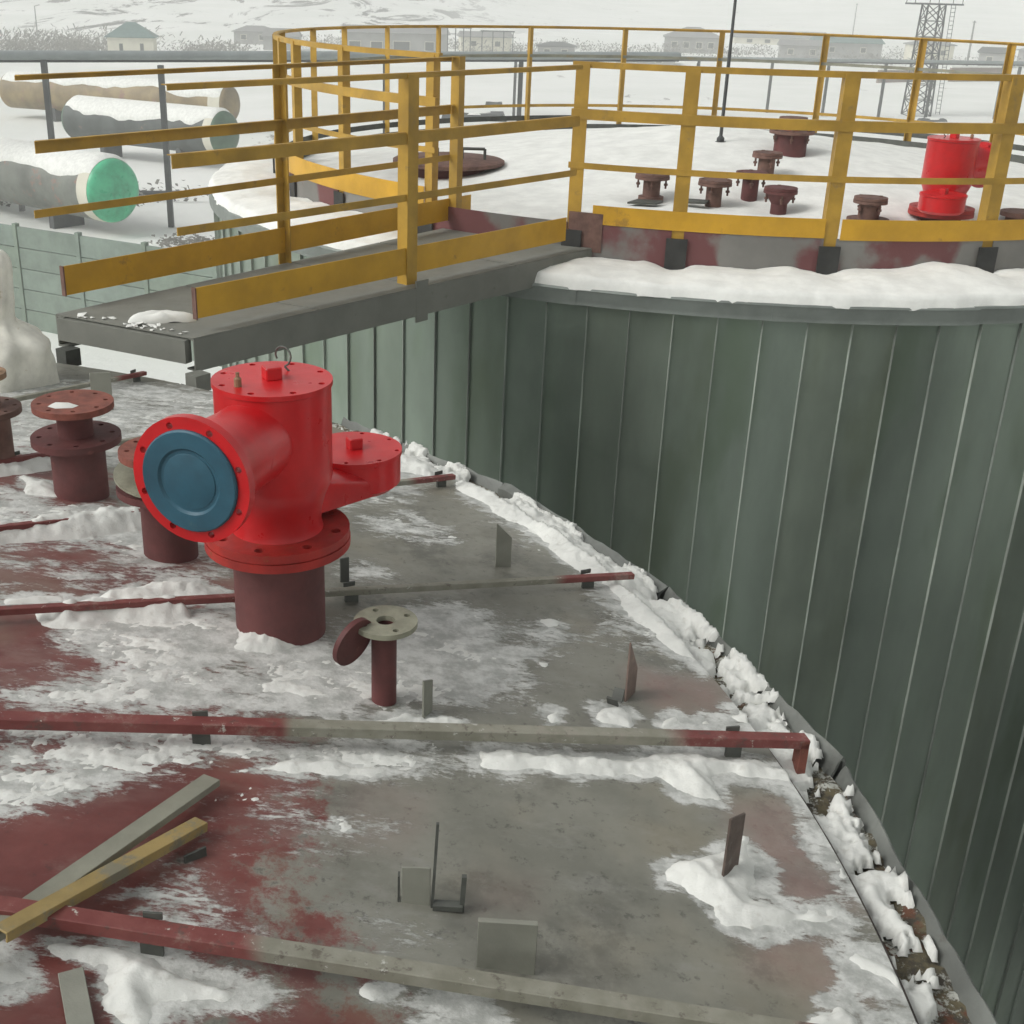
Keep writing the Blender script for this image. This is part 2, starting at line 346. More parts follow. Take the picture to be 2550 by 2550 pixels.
FROST=[(0.8,[(-1.131,2.65),(-1.037,3.01),(-0.657,3.135),(-0.477,3.013),(-0.277,3.069),(-0.15,3.298),(0.034,3.382),(0.147,3.356),(0.153,3.137),(0.247,3.111),(0.225,2.914),(0.144,2.805),(0.036,2.737),(-0.216,2.587),(-0.509,2.546),(-1.058,2.441)]),
(0.72,[(-1.733,3.945),(-1.136,3.806),(-0.853,3.758),(-0.736,3.43),(-1.005,3.312),(-1.12,3.461),(-1.479,3.294)]),
(0.5,[(-1.479,3.294),(-1.005,3.312),(-0.683,3.413),(-0.657,3.265),(-1.354,2.971)]),
(0.6,[(-0.367,3.945),(-0.218,4.083),(0.077,4.014),(0.061,3.811),(-0.173,3.772),(-0.313,3.802)]),
(0.55,[(-0.351,3.622),(-0.165,3.611),(-0.169,3.428),(-0.328,3.365)]),
(0.8,[(-1.128,2.38),(-0.408,2.523),(0.137,2.549),(0.193,2.448),(-0.104,2.359),(-0.199,2.379),(-0.503,2.297),(-0.532,2.306),(-0.709,2.184),(-0.771,2.1),(-0.981,1.991)]),
(0.4,[(-0.571,2.274),(-0.239,2.298),(-0.13,2.172),(-0.174,2.056),(-0.345,2.076),(-0.534,2.093)]),
(0.65,[(-0.635,1.785),(-0.549,1.936),(-0.534,2.052),(-0.505,2.032),(-0.433,1.957),(-0.423,1.854),(-0.518,1.794)]),
(0.4,[(-0.204,1.933),(-0.084,1.954),(-0.002,1.933),(-0.017,1.873),(-0.157,1.839)]),
(0.5,[(0.083,3.238),(0.373,3.349),(0.393,3.151),(0.292,2.908),(0.183,2.972)]),
(0.55,[(-0.041,2.846),(0.146,2.86),(0.22,2.814),(-0.016,2.674)]),
(0.6,[(-2.532,5.491),(-1.299,5.736),(-1.017,5.477),(-0.559,4.772),(-0.033,4.567),(-0.194,4.205),(-0.405,4.04),(-0.969,4.323),(-1.873,3.948)]),
(0.55,[(-0.052,4.729),(0.653,3.731),(0.817,3.162),(0.673,3.028),(0.466,3.277),(0.35,3.74),(0.033,4.194)]),
(0.7,[(0.967,2.606),(1.057,2.626),(1.06,2.26),(1.064,1.9),(0.975,1.887),(0.945,2.104),(0.93,2.235)]),
(0.45,[(0.849,2.512),(0.914,2.379),(0.924,2.039),(0.959,1.842),(0.831,1.822),(0.804,1.925),(0.899,2.161),(0.869,2.355)]),
(0.5,[(-0.702,1.732),(-0.451,1.763),(-0.288,1.67),(-0.339,1.625),(-0.504,1.609),(-0.676,1.648)]),
(0.45,[(-0.785,3.083),(-0.411,3.032),(-0.264,2.566),(-0.596,2.488)]),
(0.5,[(0.298,2.679),(0.897,2.702),(0.877,2.623),(0.136,2.513)]),
(0.35,[(0.277,3.224),(0.685,3.576),(0.708,3.236),(0.548,3.141),(0.368,3.144)]),
(0.4,[(-0.429,1.887),(-0.326,1.941),(-0.355,1.822),(-0.438,1.776)])]
BARE=[(0.8,[(-1.252,2.705),(-1.063,2.814),(-0.811,2.734),(-0.873,2.623),(-0.999,2.551),(-1.183,2.524)]),
(0.7,[(-0.685,2.823),(-0.521,2.867),(-0.469,2.736),(-0.573,2.678),(-0.663,2.718)]),
(0.7,[(-1.327,2.9),(-1.061,2.982),(-1.041,2.844),(-1.284,2.788)]),
(0.8,[(-1.11,2.332),(-0.896,2.373),(-0.795,2.338),(-0.91,2.271),(-1.076,2.242)]),
(0.6,[(-1.066,2.216),(-0.818,2.26),(-0.802,2.237),(-1.053,2.182)]),
(0.9,[(-0.981,1.991),(-0.791,2.167),(-0.684,2.189),(-0.662,2.067),(-0.728,1.952),(-0.929,1.855)]),
(0.6,[(-1.393,3.191),(-1.164,3.279),(-1.098,3.102),(-1.333,3.032)]),
(0.5,[(0.213,3.768),(0.506,3.652),(0.353,3.416),(0.072,3.393)]),
(0.6,[(-0.521,2.029),(-0.404,2.025),(-0.326,1.941),(-0.429,1.887),(-0.508,1.932)]),
(0.5,[(-0.304,3.372),(0.008,3.467),(-0.028,3.334),(-0.294,3.256)])]
PINK=[(0.8,[(0.559,3.046),(0.722,3.041),(0.818,2.885),(0.631,2.778),(0.533,2.858)]),
(0.85,[(0.687,2.436),(0.836,2.459),(0.873,2.105),(0.745,2.088),(0.707,2.236)]),
(0.7,[(0.668,1.983),(0.829,2.01),(0.845,1.866),(0.773,1.813),(0.61,1.872)]),
(0.4,[(0.064,2.048),(0.192,2.059),(0.188,1.984),(0.08,1.965)]),
(0.35,[(-0.215,2.335),(-0.028,2.327),(-0.109,2.108),(-0.21,2.088)])]

tankA = thing('storage_tank', 'near tank with red and grey conical roof patched with snow', 'storage tank', (AX, AY, GZ))
OA = Vector((AX, AY, GZ))
# roof plate: polar grid, fine in the part the photo shows
ang = np.radians(np.concatenate([np.arange(-30, 110, .28), np.arange(110, 330.01, 4)]))
rad = np.concatenate([np.linspace(.05, 2.0, 25), np.arange(2.02, 4.372, .014)])
Aa, Rr = np.meshgrid(ang, rad)
X = AX+Rr*np.cos(Aa); Y = AY+Rr*np.sin(Aa); Z = roofz(X, Y)+.004*fbm(X, Y, 1.3, 3, 4)
fr = .16*sstep(3.3, 2.9, Rr)*sstep(R_(3), R_(9), Aa)+.0*X; wob = .07*fbm(X, Y, 6, 4, 31)
for s_, P in FROST: fr = np.maximum(fr, (s_+.12)*sstep(-.16, .14, sdpoly(X, Y, P)+1.4*wob))
for s_, P in BARE: fr = fr*(1-.8*s_*sstep(-.06, .10, sdpoly(X, Y, P)+1.3*wob))
for h_, P in THICK: fr = np.maximum(fr, .75*sstep(-.06, .0, sdpoly(X, Y, P)+wob*.6))
pk = np.zeros_like(X)
for s_, P in PINK: pk = np.maximum(pk, s_*sstep(-.08, .06, sdpoly(X, Y, P)+.8*wob))
m, t, b = newmat('roof_primer')
v = nd(t, 'ShaderNodeVectorMath', operation='LENGTH'); mp = nd(t, 'ShaderNodeMapping'); mp.inputs['Location'].default_value = (-AX, -AY, 0); mp.inputs['Scale'].default_value = (1, 1, 0)
t.links.new(pos(t), mp.inputs[0]); t.links.new(mp.outputs[0], v.inputs[0])
rn = mth(t, 'ADD', v.outputs['Value'], mth(t, 'MULTIPLY', mth(t, 'SUBTRACT', noise(t, 1.6, 6, .6), .5), 1.5))
rn = mth(t, 'ADD', rn, mth(t, 'MULTIPLY', mth(t, 'SUBTRACT', noise(t, 14, 8, .78), .5), .85))
isg = ramp(t, rn, 3.04, 3.20)
nA = noise(t, 4, 6, .65); nB = noise(t, 22, 6, .7)
redc = mixc(t, ramp(t, nA, .3, .7), (.11, .026, .022), (.175, .046, .038))
redc = mixc(t, mth(t, 'MULTIPLY', ramp(t, noise(t, 6, 9, .75, mscale=(.7, 1.5, 1)), .50, .68), .55), redc, (.21, .13, .11))
redc = mixc(t, mth(t, 'MULTIPLY', ramp(t, noise(t, 35, 6, .75), .58, .70), .6), redc, (.07, .03, .026))
redc = mixc(t, ramp(t, noise(t, 2.2, 4), .5, .68), redc, (.17, .095, .07))
grc = mixc(t, ramp(t, nA, .3, .7), (.158, .158, .130), (.222, .220, .184))
grc = mixc(t, mth(t, 'MULTIPLY', ramp(t, noise(t, 7, 8, .72, mscale=(.7, 1.4, 1)), .52, .66), .38), grc, (.27, .27, .245))
grc = mixc(t, mth(t, 'MULTIPLY', ramp(t, noise(t, 3.1, 7, .7), .53, .66), .6), grc, (.12, .115, .095))
grc = mixc(t, mth(t, 'MULTIPLY', ramp(t, noise(t, 28, 6, .75), .56, .66), .7), grc, (.07, .068, .058))
grc = mixc(t, mth(t, 'MULTIPLY', mth(t, 'MULTIPLY', ramp(t, noise(t, 1.7, 5, .6), .50, .62), ramp(t, noise(t, 13, 7, .75), .42, .58)), .75), grc, (.085, .085, .072))
grc = mixc(t, mth(t, 'MULTIPLY', ramp(t, noise(t, 2.4, 3, .5), .52, .7), .35), grc, (.28, .245, .17))
grc = mixc(t, mth(t, 'MULTIPLY', attr(t, 'pink'), mth(t, 'ADD', mth(t, 'MULTIPLY', noise(t, 7, 7, .7), 1.5), -.20)), grc, (.27, .165, .145))
bc = mixc(t, isg, redc, grc)
fa = attr(t, 'frost')
fn = mth(t, 'ADD', mth(t, 'MULTIPLY', noise(t, 8, 9, .74, mscale=(.7, 1.7, 1), dist=.6), .85), mth(t, 'MULTIPLY', noise(t, 50, 6, .75, mscale=(.7, 1.5, 1)), .55))
fm = ramp(t, mth(t, 'ADD', fa, mth(t, 'MULTIPLY', mth(t, 'SUBTRACT', fn, .70), 2.3)), .40, .68)
fm = mth(t, 'MULTIPLY', fm, ramp(t, fa, .02, .45))
film = mth(t, 'MULTIPLY', mth(t, 'MULTIPLY', fa, .32), ramp(t, noise(t, 11, 8, .7, mscale=(.7, 1.6, 1)), .28, .72))
frostc = mixc(t, ramp(t, noise(t, 17, 6, .7), .35, .65), (.37, .38, .355), (.62, .63, .60))
bc = mixc(t, film, bc, (.5, .5, .45)); bc = mixc(t, fm, bc, frostc)
t.links.new(bc, b.inputs['Base Color'])
rgh = mth(t, 'ADD', mth(t, 'MULTIPLY', fm, .25), mth(t, 'ADD', mth(t, 'MULTIPLY', nB, .35), .28)); t.links.new(rgh, b.inputs['Roughness'])
hgt = mth(t, 'ADD', mth(t, 'MULTIPLY', fm, 1.0), mth(t, 'MULTIPLY', noise(t, 60, 5, .7), mth(t, 'ADD', mth(t, 'MULTIPLY', fm, .5), .12)))
bumpn(t, b, hgt, .45, .010)
V = np.stack([X-AX, Y-AY, Z-GZ], -1)
me, _ = grid_mesh('roof', V, len(ang), len(rad), None, m); set_attr(me, 'frost', fr); set_attr(me, 'pink', pk)
roofA = link('roof', me, tankA)
MB().lathe([(4.46, 0), (4.46, AZ-GZ-.08), (4.40, AZ-GZ-.06)], 96).build('shell', 'shell', tankA)
# rim of the roof plate and the insulation strip between roof and flashing
mb = MB().arc((0, 0), 4.352, 4.368, AZ-GZ-.05, AZ-GZ+SL*.158-.009, -40, 320, 2); mb.build('roof_edge', 'edge_dark', tankA)
ang = np.radians(np.arange(-32, 100.1, .22)); rad = np.linspace(4.36, 4.53, 16); Aa, Rr = np.meshgrid(ang, rad)
X = AX+Rr*np.cos(Aa); Y = AY+Rr*np.sin(Aa); Z = AZ-.055+.03*fbm(X, Y, 14, 4, 51)
m, t, b = newmat('mineral_wool'); n1 = noise(t, 26, 8, .75)
cc = mixc(t, ramp(t, noise(t, 30, 6, .7), .4, .62), (.17, .145, .085), (.085, .075, .058)); cc = mixc(t, ramp(t, noise(t, 11, 5, .6), .56, .64), cc, (.17, .075, .045))
cc = mixc(t, ramp(t, n1, .50, .58), cc, (.62, .63, .57)); t.links.new(cc, b.inputs['Base Color']); b.inputs['Roughness'].default_value = .95
bumpn(t, b, n1, 1, .02)
me, _ = grid_mesh('insulation_strip', np.stack([X-AX, Y-AY, Z-GZ], -1), len(ang), len(rad), None, m); link('insulation_strip', me, tankA)
# flashing segments: an upturned sheet lip with a skirt, each a little out of line
for k in range(-3, 8):
    a0 = -3.0+13.36*k+.1; mb = MB(); n = 22; vs_ = []; dz0, dz1, dr = random.uniform(-.012, .008), random.uniform(-.012, .008), random.uniform(-.006, .008)
    for i in range(n+1):
        f = i/n; a = R_(a0+13.2*f); dz = dz0*(1-f)+dz1*f+random.uniform(-.005, .005)+.004*math.sin(7*f+k*2)*math.sin(23*f+k); rr_ = dr*math.sin(PI*f)+random.uniform(-.002, .002)+4.55*(math.cos(R_(6.68))/math.cos(R_(6.68*(2*f-1)))-1)+.020
        for r, z in ((4.500, -.10), (4.526 if k != 2 else 4.505, -.030), (4.538, -.012), (4.548, -.022), (4.553, -.20), (4.546, -.20), (4.541, -.030), (4.535, -.022), (4.530 if k != 2 else 4.512, -.038), (4.508, -.10)):
            vs_.append(((r+rr_)*math.cos(a), (r+rr_)*math.sin(a), AZ-GZ+z+(dz if k < 4 else -.045)*(1 if z > -.1 else .3)))
    kk = 10
    mb.add(vs_, [(kk*i+j, kk*i+kk+j, kk*i+kk+(j+1) % kk, kk*i+(j+1) % kk) for i in range(n) for j in range(kk)]+[tuple(range(kk)), tuple(kk*n+j for j in range(kk-1, -1, -1))])
    mb.build('flashing', 'flash_dull' if k < 4 else 'grey_dark', tankA, angle=25)
# radial bars carried on short brackets
def barmat():
    m, t, b = newmat('bar_primer')
    v = nd(t, 'ShaderNodeVectorMath', operation='LENGTH'); mp = nd(t, 'ShaderNodeMapping'); mp.inputs['Location'].default_value = (-AX, -AY, 0); mp.inputs['Scale'].default_value = (1, 1, 0)
    t.links.new(pos(t), mp.inputs[0]); t.links.new(mp.outputs[0], v.inputs[0]); L = v.outputs['Value']
    wv = mth(t, 'ADD', L, mth(t, 'MULTIPLY', mth(t, 'SUBTRACT', noise(t, 3, 3), .5), .25))
    f = mth(t, 'MULTIPLY', ramp(t, wv, 3.08, 3.14), ramp(t, wv, 4.13, 4.06))
    n1 = noise(t, 18, 5)
    cc = mixc(t, f, mixc(t, ramp(t, n1, .3, .7), (.155, .036, .032), (.20, .058, .05)), mixc(t, ramp(t, n1, .3, .7), (.205, .20, .155), (.27, .265, .215)))
    cc = mixc(t, mth(t, 'MULTIPLY', ramp(t, noise(t, 9, 8, .75), .54, .66), .45), cc, (.30, .26, .22))
    cc = mixc(t, mth(t, 'MULTIPLY', ramp(t, noise(t, 26, 6, .72), .56, .66), .6), cc, (.075, .055, .045))
    cc = mixc(t, ramp(t, noise(t, 34, 6, .7), .62, .70), cc, (.50, .50, .45))
    t.links.new(cc, b.inputs['Base Color']); b.inputs['Roughness'].default_value = .6; bumpn(t, b, noise(t, 90, 4), .25, .004); return m
M['bar'] = barmat()
def angle_bar(mb, a, b, w_, h_, t_=.006):
    """L section: flat top leg and one hanging leg, a to b along the top edge"""
    a, b = Vector(a), Vector(b); d = (b-a).normalized(); side = d.cross(Vector((0, 0, 1))).normalized()
    mb.beam(a-Vector((0, 0, t_/2)), b-Vector((0, 0, t_/2)), w_, t_)
    o = side*(w_/2-t_/2)-Vector((0, 0, h_/2+t_/2)); mb.beam(a+o, b+o, t_, h_)
for k in range(-2, 9):
    az = R_(-3.0+13.36*k); r0, r1 = 1.0, (4.44, 4.44, 4.44, 4.44, 4.41, 4.30)[min(5, max(0, k+2))]
    bh = .068 if k < 2 else .048
    def pt(r, h, off=0): return Vector((r*math.cos(az)-off*math.sin(az), r*math.sin(az)+off*math.cos(az), AZ-GZ+SL*(AR-r)+h))
    mb = MB(); angle_bar(mb, pt(r0, bh), pt(r1, bh), .038 if k < 2 else .024, .024 if k < 2 else .016); 
    bar = mb.build('roof_bar', 'bar', tankA, bevel=.0015)
    for r in (1.8, 2.90, 4.24) if k != 2 else (1.8, 3.42, 4.24):
        MB().box(pt(r, bh/2-.008, .003), (.042, .010, bh-.012), Matrix.Rotation(az, 3, 'Z')).box(pt(r, bh+.004, .022), (.036, .005, .014), Matrix.Rotation(az, 3, 'Z')).build('bracket', 'grey_dark', bar)
    if k == 1: MB().box(pt(r1-.012, bh/2-.02), (.022, .038, bh+.03), Matrix.Rotation(az, 3, 'Z')).build('end_foot', 'rusty', bar)
# snow lying on the roof: a height field that comes up through the roof plate
xs = np.arange(-2.75, 1.26, .0075); ys = np.arange(1.30, 5.75, .0075); X, Y = np.meshgrid(xs, ys)
H = np.zeros_like(X); wob = .05*fbm(X, Y, 7, 5, 71, .6); lump = fbm(X, Y, 11, 4, 81, .6); lump2 = fbm(X, Y, 30, 3, 83, .6); lump3 = fbm(X, Y, 85, 2, 85, .6)
for h_, P in THICK:
    d = sdpoly(X, Y, P)+wob-.006
    H = np.maximum(H, .85*h_*np.clip(d/(1.1*h_+.03), 0, 1)**.72*(1+.5*lump+.22*lump2+.07*lump3))
fr2 = np.zeros_like(X)
for s_, P in FROST: fr2 = np.maximum(fr2, s_*sstep(-.04, .10, sdpoly(X, Y, P)+wob))
for s_, P in BARE: fr2 = fr2*(1-s_*sstep(-.04, .06, sdpoly(X, Y, P)+wob))
crust = fbm(X*.75, Y*1.6, 9, 6, 91, .68)+.45*lump2+.35*lump3
H = np.maximum(H, .012*np.clip(fr2*1.15-.62+1.05*crust, 0, 1)**.8*(fr2 > .25))
# ridges of snow caught along the low bars
pa = np.degrees(np.arctan2(Y-AY, X-AX)); pr0 = np.hypot(X-AX, Y-AY)
for k in range(2, 7):
    off = np.abs(pr0*np.radians(pa-(-3.0+13.36*k))-.012)+.03*fbm(X, Y, 8, 4, 61)
    patch = sstep(-.16, .10, fbm(X, Y, 3.2, 4, 63+k))*sstep(3.22, 3.0, pr0)*sstep(1.5, 1.8, pr0)
    H = np.maximum(H, .062*patch*np.clip(1-off/.075, 0, 1)**.7*(1+.3*lump+.25*lump2))
inr = np.hypot(X-AX, Y-AY)
H = np.maximum(H, np.where((inr > 4.365) & (inr < 4.535), .022*np.clip(2.4*(fbm(X, Y, 5.5, 5, 95, .7)-.06), 0, 1), 0))
H = np.where((inr > 4.36) & (H > .004), H*.9+.022+.012*lump2, H); H = np.where(inr < np.where(pa < 9, 4.505, 4.545), H, 0); keep = H > .004
base = np.where(inr < 4.36, roofz(X, Y), AZ-.045); base = np.where(inr > 4.50, AZ-.028, base)
Zs = base-.006+H
me, _ = grid_mesh('roof_snow', np.stack([X, Y, Zs], -1), len(xs), len(ys), keep, 'snow_a')
tag(link('roof_snow', me), 'trodden patches of old snow lying over the near tank roof', kind='stuff')
# ------------------------------------------------------------------ upright lugs and plates welded on the near roof
M['lug_brown'] = mat('grey_brown_primer', (.115, .085, .07), .65, var=.3, scale=14, c2=(.17, .15, .13), c2amt=.55)
M['lug_pink'] = mat('pinkish_primer', (.20, .145, .12), .6, var=.2, scale=14)
def lug(x, y, wd, h, rz, label, mname='grey', slant=.0, t_=.006, tilt=0, feet=0, drop=.02):
    z = rz1(x, y); o = thing('steel_lug', label, 'steel plate', (x, y, z), rz, 'steel lugs standing on the near roof')
    mb = MB(); hw = wd/2
    P = [(-hw, 0, -drop), (hw, 0, -drop), (hw, 0, h*(1-slant)), (-hw, 0, h)]
    vs_ = [(p[0], -t_/2+tilt*max(0, p[2]), p[2]) for p in P]+[(p[0], t_/2+tilt*max(0, p[2]), p[2]) for p in P]
    mb.add(vs_, [(0,1,2,3),(7,6,5,4),(0,4,5,1),(1,5,6,2),(2,6,7,3),(3,7,4,0)])
    mb.build('plate', mname, o, bevel=.001)
    if feet:
        for q in (-1, 1): MB().box((q*.018-.06, .02, .015), (.006, .03, .05), Matrix.Rotation(.5*q, 3, 'Y')).build('foot', 'grey_dark', o)
    return o
lug(.172, 3.677, .056, .165, R_(20), 'grey lug plate with slanted top beside the third roof bar, near the snowy edge', slant=.36)
lug(.502, 2.887, .075, .190, R_(62), 'pinkish pointed lug plate with two short feet, above the long middle bar', 'lug_pink', slant=.6, feet=1)
lug(-.053, 2.66, .050, .115, R_(65), 'thin grey lug plate just right of the small flanged stub pipe', slant=.2)
lug(.631, 2.151, .075, .180, R_(52), 'grey brown lug plate standing in the curved drift of snow', 'lug_brown', slant=.15)
lug(-1.553, 5.078, .088, .17, R_(12), 'grey square lug plate behind the tall double flanged nozzle')
lug(-.333, 3.396, .030, .085, R_(30), 'small dark lug right under the red valve flange', 'grey_dark')
lug(-.51, 2.0, .05, .02, R_(40), 'low grey tab lying near the yellow angle bar', 'grey_dark')
o = thing('bracket_plates', 'open grey steel bracket of a rod, a post and a square plate', 'steel bracket', (-.01, 1.945, rz1(-.01, 1.945)), 0)
MB().box((-.045, .004, .046), (.058, .005, .10)).build('square_plate', 'grey', o, bevel=.001)
MB().box((-.080, .010, .03), (.004, .016, .085)).build('side_plate', 'grey_dark', o)
MB().beam((-.012, 0, -.01), (-.004, .01, .20), .006, .008, (0, 1, 0)).build('rod', 'grey_dark', o)
MB().beam((.048, 0, -.01), (.052, .006, .075), .010, .012, (0, 1, 0)).build('post', 'grey_dark', o)
MB().beam((-.01, -.002, .006), (.05, -.002, .004), .02, .012).build('foot_plate', 'grey_dark', o)
o = lug(.124, 1.800, .112, .128, R_(-3), 'broad grey square plate leaning behind the nearest roof bar', tilt=-.12, t_=.012)
# loose steel
def loose(a, b, w_, h_, mname, name, label, kind='L'):
    a = Vector(a); b = Vector(b); o = (a+b)/2; a = a-o; b = b-o; mb = MB()
    if kind == 'L': angle_bar(mb, a, b, w_, h_)
    elif kind == 'U':
        s = (b-a).cross(Vector((0, 0, 1))).normalized()*(w_/2-.003)
        mb.beam(a, b, w_, .005)
        for q in (-1, 1): mb.beam(a+s*q-Vector((0, 0, h_/2)), b+s*q-Vector((0, 0, h_/2)), .005, h_)
    else: mb.beam(a, b, w_, h_)
    return tag(mb.build(name, mname, None, o, bevel=.001), label, 'steel profile')
MIX = M['grey_yellow'] = mat('worn_yellow_grey', (.23, .23, .18), .6, var=.2, scale=4, c2=(.28, .22, .12), c2amt=.58)
M['yellow_worn'] = mat('worn_yellow', (.26, .19, .07), .6, var=.3, scale=4, c2=(.19, .175, .12), c2amt=.47)
loose((-.985, 1.325, rz1(-.985, 1.325)+.085), (-.520, 2.235, rz1(-.520, 2.235)+.035), .045, .014, 'grey_yellow', 'steel_angle', 'grey steel angle bar lying diagonally beside the yellow one')
loose((-.775, 1.655, rz1(-.775, 1.655)+.088), (-.512, 2.080, rz1(-.512, 2.080)+.035), .036, .020, 'yellow_worn', 'steel_channel', 'worn yellow steel channel lying across the nearest roof bar', 'U')
loose((-.66, 1.655, rz1(-.66, 1.655)+.012), (-.565, 1.44, rz1(-.565, 1.44)+.012), .044, .008, 'grey', 'steel_strip', 'short grey flat strip half under snow at the bottom left', 'F')
# ------------------------------------------------------------------ breather valve (same model on both tanks)
def ring(c, r, z, n=28): return [(c[0]+r*math.cos(2*PI*i/n), c[1]+r*math.sin(2*PI*i/n), z) for i in range(n)]
def make_valve(loc, rz, label, cover=True, stand=.265, chd=170, chl=.37, BL=.385, fr=.158, bz_=.284):
    """local +X is the side branch, the side chamber lies at angle chd; stand = height of the stand pipe"""
    v = thing('breather_valve', label, 'valve', loc, rz)
    s = stand
    MB().lathe([(.126, -.06), (.126, s)], 40).build('stand_pipe', 'maroon', v)
    f1 = link('flange', flange_mesh(.200, .024, 8, .014, .10, 'red_flange', .83, .2), v, (0, 0, s))
    f2 = link('flange', flange_mesh(.198, .024, 8, .014, .05, 'red_flange', .83, .2), v, (0, 0, s+.026))
    z0 = s+.05
    MB().lathe([(.126, z0), (.121, z0+.02), (.123, z0+.06), (.134, z0+.10), (.149, z0+.135), (.154, z0+.155), (.154, z0+.405)], 48).build('body', 'red', v)
    lid = link('lid', flange_mesh(.158, .014, 8, .009, 0, 'red', .87, .1), v, (0, 0, z0+.407))
    MB().box((.0, .0, .030), (.044, .044, .034), Matrix.Rotation(-.75 if cover else .3, 3, 'Z')).build('lid_nut', 'red', lid, bevel=.003)
    MB().lathe([(.010, 0), (.010, .022), (.005, .026), (.005, .038)], 10, (.098, -.045, .013)).build('bleed_plug', 'tan', lid)
    hk = [(-.080-.004*q, -.012+.026*math.cos(q), .050+.026*math.sin(q)) for q in np.linspace(-1.2, 3.6, 12)]
    MB().tube([(-.078, .012, .01)]+hk, .0028, 6).build('wire_hook', 'grey_dark', lid)
    # branch
    bz = z0+bz_; q_ = fr/.158
    MB().lathe([(.112*q_, .06), (.108*q_, .5*BL), (.112*q_, .7*BL), (.122*q_, .86*BL), (.130*q_, BL)], 40, (0, 0, bz), (1, 0, 0)).build('branch', 'red', v)
    fo = link('branch_flange', flange_mesh(fr, .026, 8, .009, .08, 'red', .88, .35), v, (BL, 0, bz)); fo.rotation_euler = (0, PI/2, 0)
    if cover:
        MB().lathe([(.128, 0), (.128, .006), (.124, .010), (.084, .010), (.078, .004), (.0, .004)], 44, (0, 0, .0265)).build('cover', 'blue', fo)
        MB().lathe([(.070, .0), (.070, .0055), (.067, .0065), (.0, .0065)], 36, (0, 0, .0265)).build('cover_centre', 'blue', fo)
    # side chamber
    ca, sa = math.cos(R_(chd)), math.sin(R_(chd)); cx, cy = chl*ca, chl*sa; bzc = z0-.005
    MB().lathe([(.118, bzc+.005), (.137, bzc+.022), (.137, bzc+.105)], 40, (cx, cy, 0)).build('side_chamber', 'red', v)
    cl = link('chamber_lid', flange_mesh(.141, .012, 8, .007, 0, 'red', .9, .25), v, (cx, cy, bzc+.107))
    MB().box((0, 0, .028), (.040, .040, .034), Matrix.Rotation(-.75 if cover else .3, 3, 'Z')).build('lid_nut', 'red', cl, bevel=.003)
    MB().hull(ring((cx, cy), .116, bzc+.006)+ring((cx, cy), .116, bzc+.030)+ring((0, 0), .085, z0+.040)+ring((0, 0), .085, z0+.14)).build('arm', 'red', v)
    return v
va = make_valve((-.481, 3.042, -1.687), R_(-110), 'large bright red breather valve with blue flange cover on the near roof')
# ------------------------------------------------------------------ flanged nozzles
def nozzle(loc, secs, label, rz=0, group=None, name='flanged_nozzle', cat='pipe nozzle'):
    """secs: ('pipe', r, z0, z1, mat) ('cone', r0, r1, z0, z1, mat) ('flange', r, z, t, nb, mat, bore) ('bolts', r, z, n, drop)"""
    o = thing(name, label, cat, loc, rz, group)
    for s in secs:
        if s[0] == 'pipe': MB().lathe([(s[1], s[2]), (s[1], s[3])], 32).build('pipe', s[4], o)
        elif s[0] == 'cone': MB().lathe([(s[1], s[3]), (s[2], s[4])], 32).build('reducer', s[5], o)
        elif s[0] == 'flange': link('flange', flange_mesh(s[1], s[3], s[4], s[1]*.065, s[6], s[5], .8, .3), o, (0, 0, s[2]))
        elif s[0] == 'bolts':
            for i in range(s[3]):
                a = 2*PI*i/s[3]+.3; x, y = s[1]*math.cos(a), s[1]*math.sin(a)
                MB().lathe([(.008, s[2]-s[4]), (.008, s[2]+.02)], 8, (x, y, 0)).lathe([(.016, s[2]+.018), (.016, s[2]+.034)], 6, (x, y, 0)).lathe([(.016, s[2]-.062), (.016, s[2]-.046)], 6, (x, y, 0)).build('bolt', 'brown', o)
    return o
nz2 = nozzle((-1.296, 3.905, -1.658), [('pipe', .092, -.05, .195, 'maroon'), ('flange', .150, .195, .024, 8, 'maroon', .05), ('pipe', .060, .215, .315, 'maroon'), ('flange', .135, .315, .022, 8, 'rusty', .0)], 'tall maroon nozzle with two stacked flanges beside the red valve')
MB().hull([(x*.045-.02, y*.03-.05, z) for x, y, z in ((-1, -.4, .338), (-.3, -1, .338), (.9, -.7, .338), (1.2, .2, .338), (.2, .8, .338), (-.9, .5, .338), (-.4, -.2, .352), (.5, 0, .350))]).build('snow_patch', 'snow_a', nz2)
nozzle((-1.675, 4.11, -1.645), [('pipe', .076, -.05, .205, 'brown'), ('flange', .120, .205, .022, 8, 'brown', .04), ('pipe', .05, .225, .335, 'brown'), ('flange', .082, .335, .02, 4, 'tan', .0)], 'brown nozzle cut off by the left border, tan top flange')
o = nozzle((-.886, 3.46, -1.664), [('pipe', .084, -.05, .215, 'maroon'), ('flange', .150, .215, .022, 8, 'maroon', .05), ('pipe', .055, .235, .330, 'maroon'), ('flange', .135, .330, .022, 8, 'rusty', 0)], 'maroon nozzle half hidden behind the blue flange cover')
gk = MB().lathe([(.155, 0), (.155, .006)], 32).build('gasket', 'flange_grey', o, (0, 0, .262)); gk.rotation_euler = (.12, .10, 0)
st = nozzle((-.167, 2.705, -1.710), [], 'small stub pipe with a drilled olive flange', name='stub_pipe')
MB().lathe([(.0325, -.04), (.0325, .222), (.026, .222), (.026, .04)], 24).build('pipe', 'maroon', st)
link('flange', flange_mesh(.081, .014, 4, .0085, .024, 'flange_grey', .74, .5), st, (.004, 0, .222))
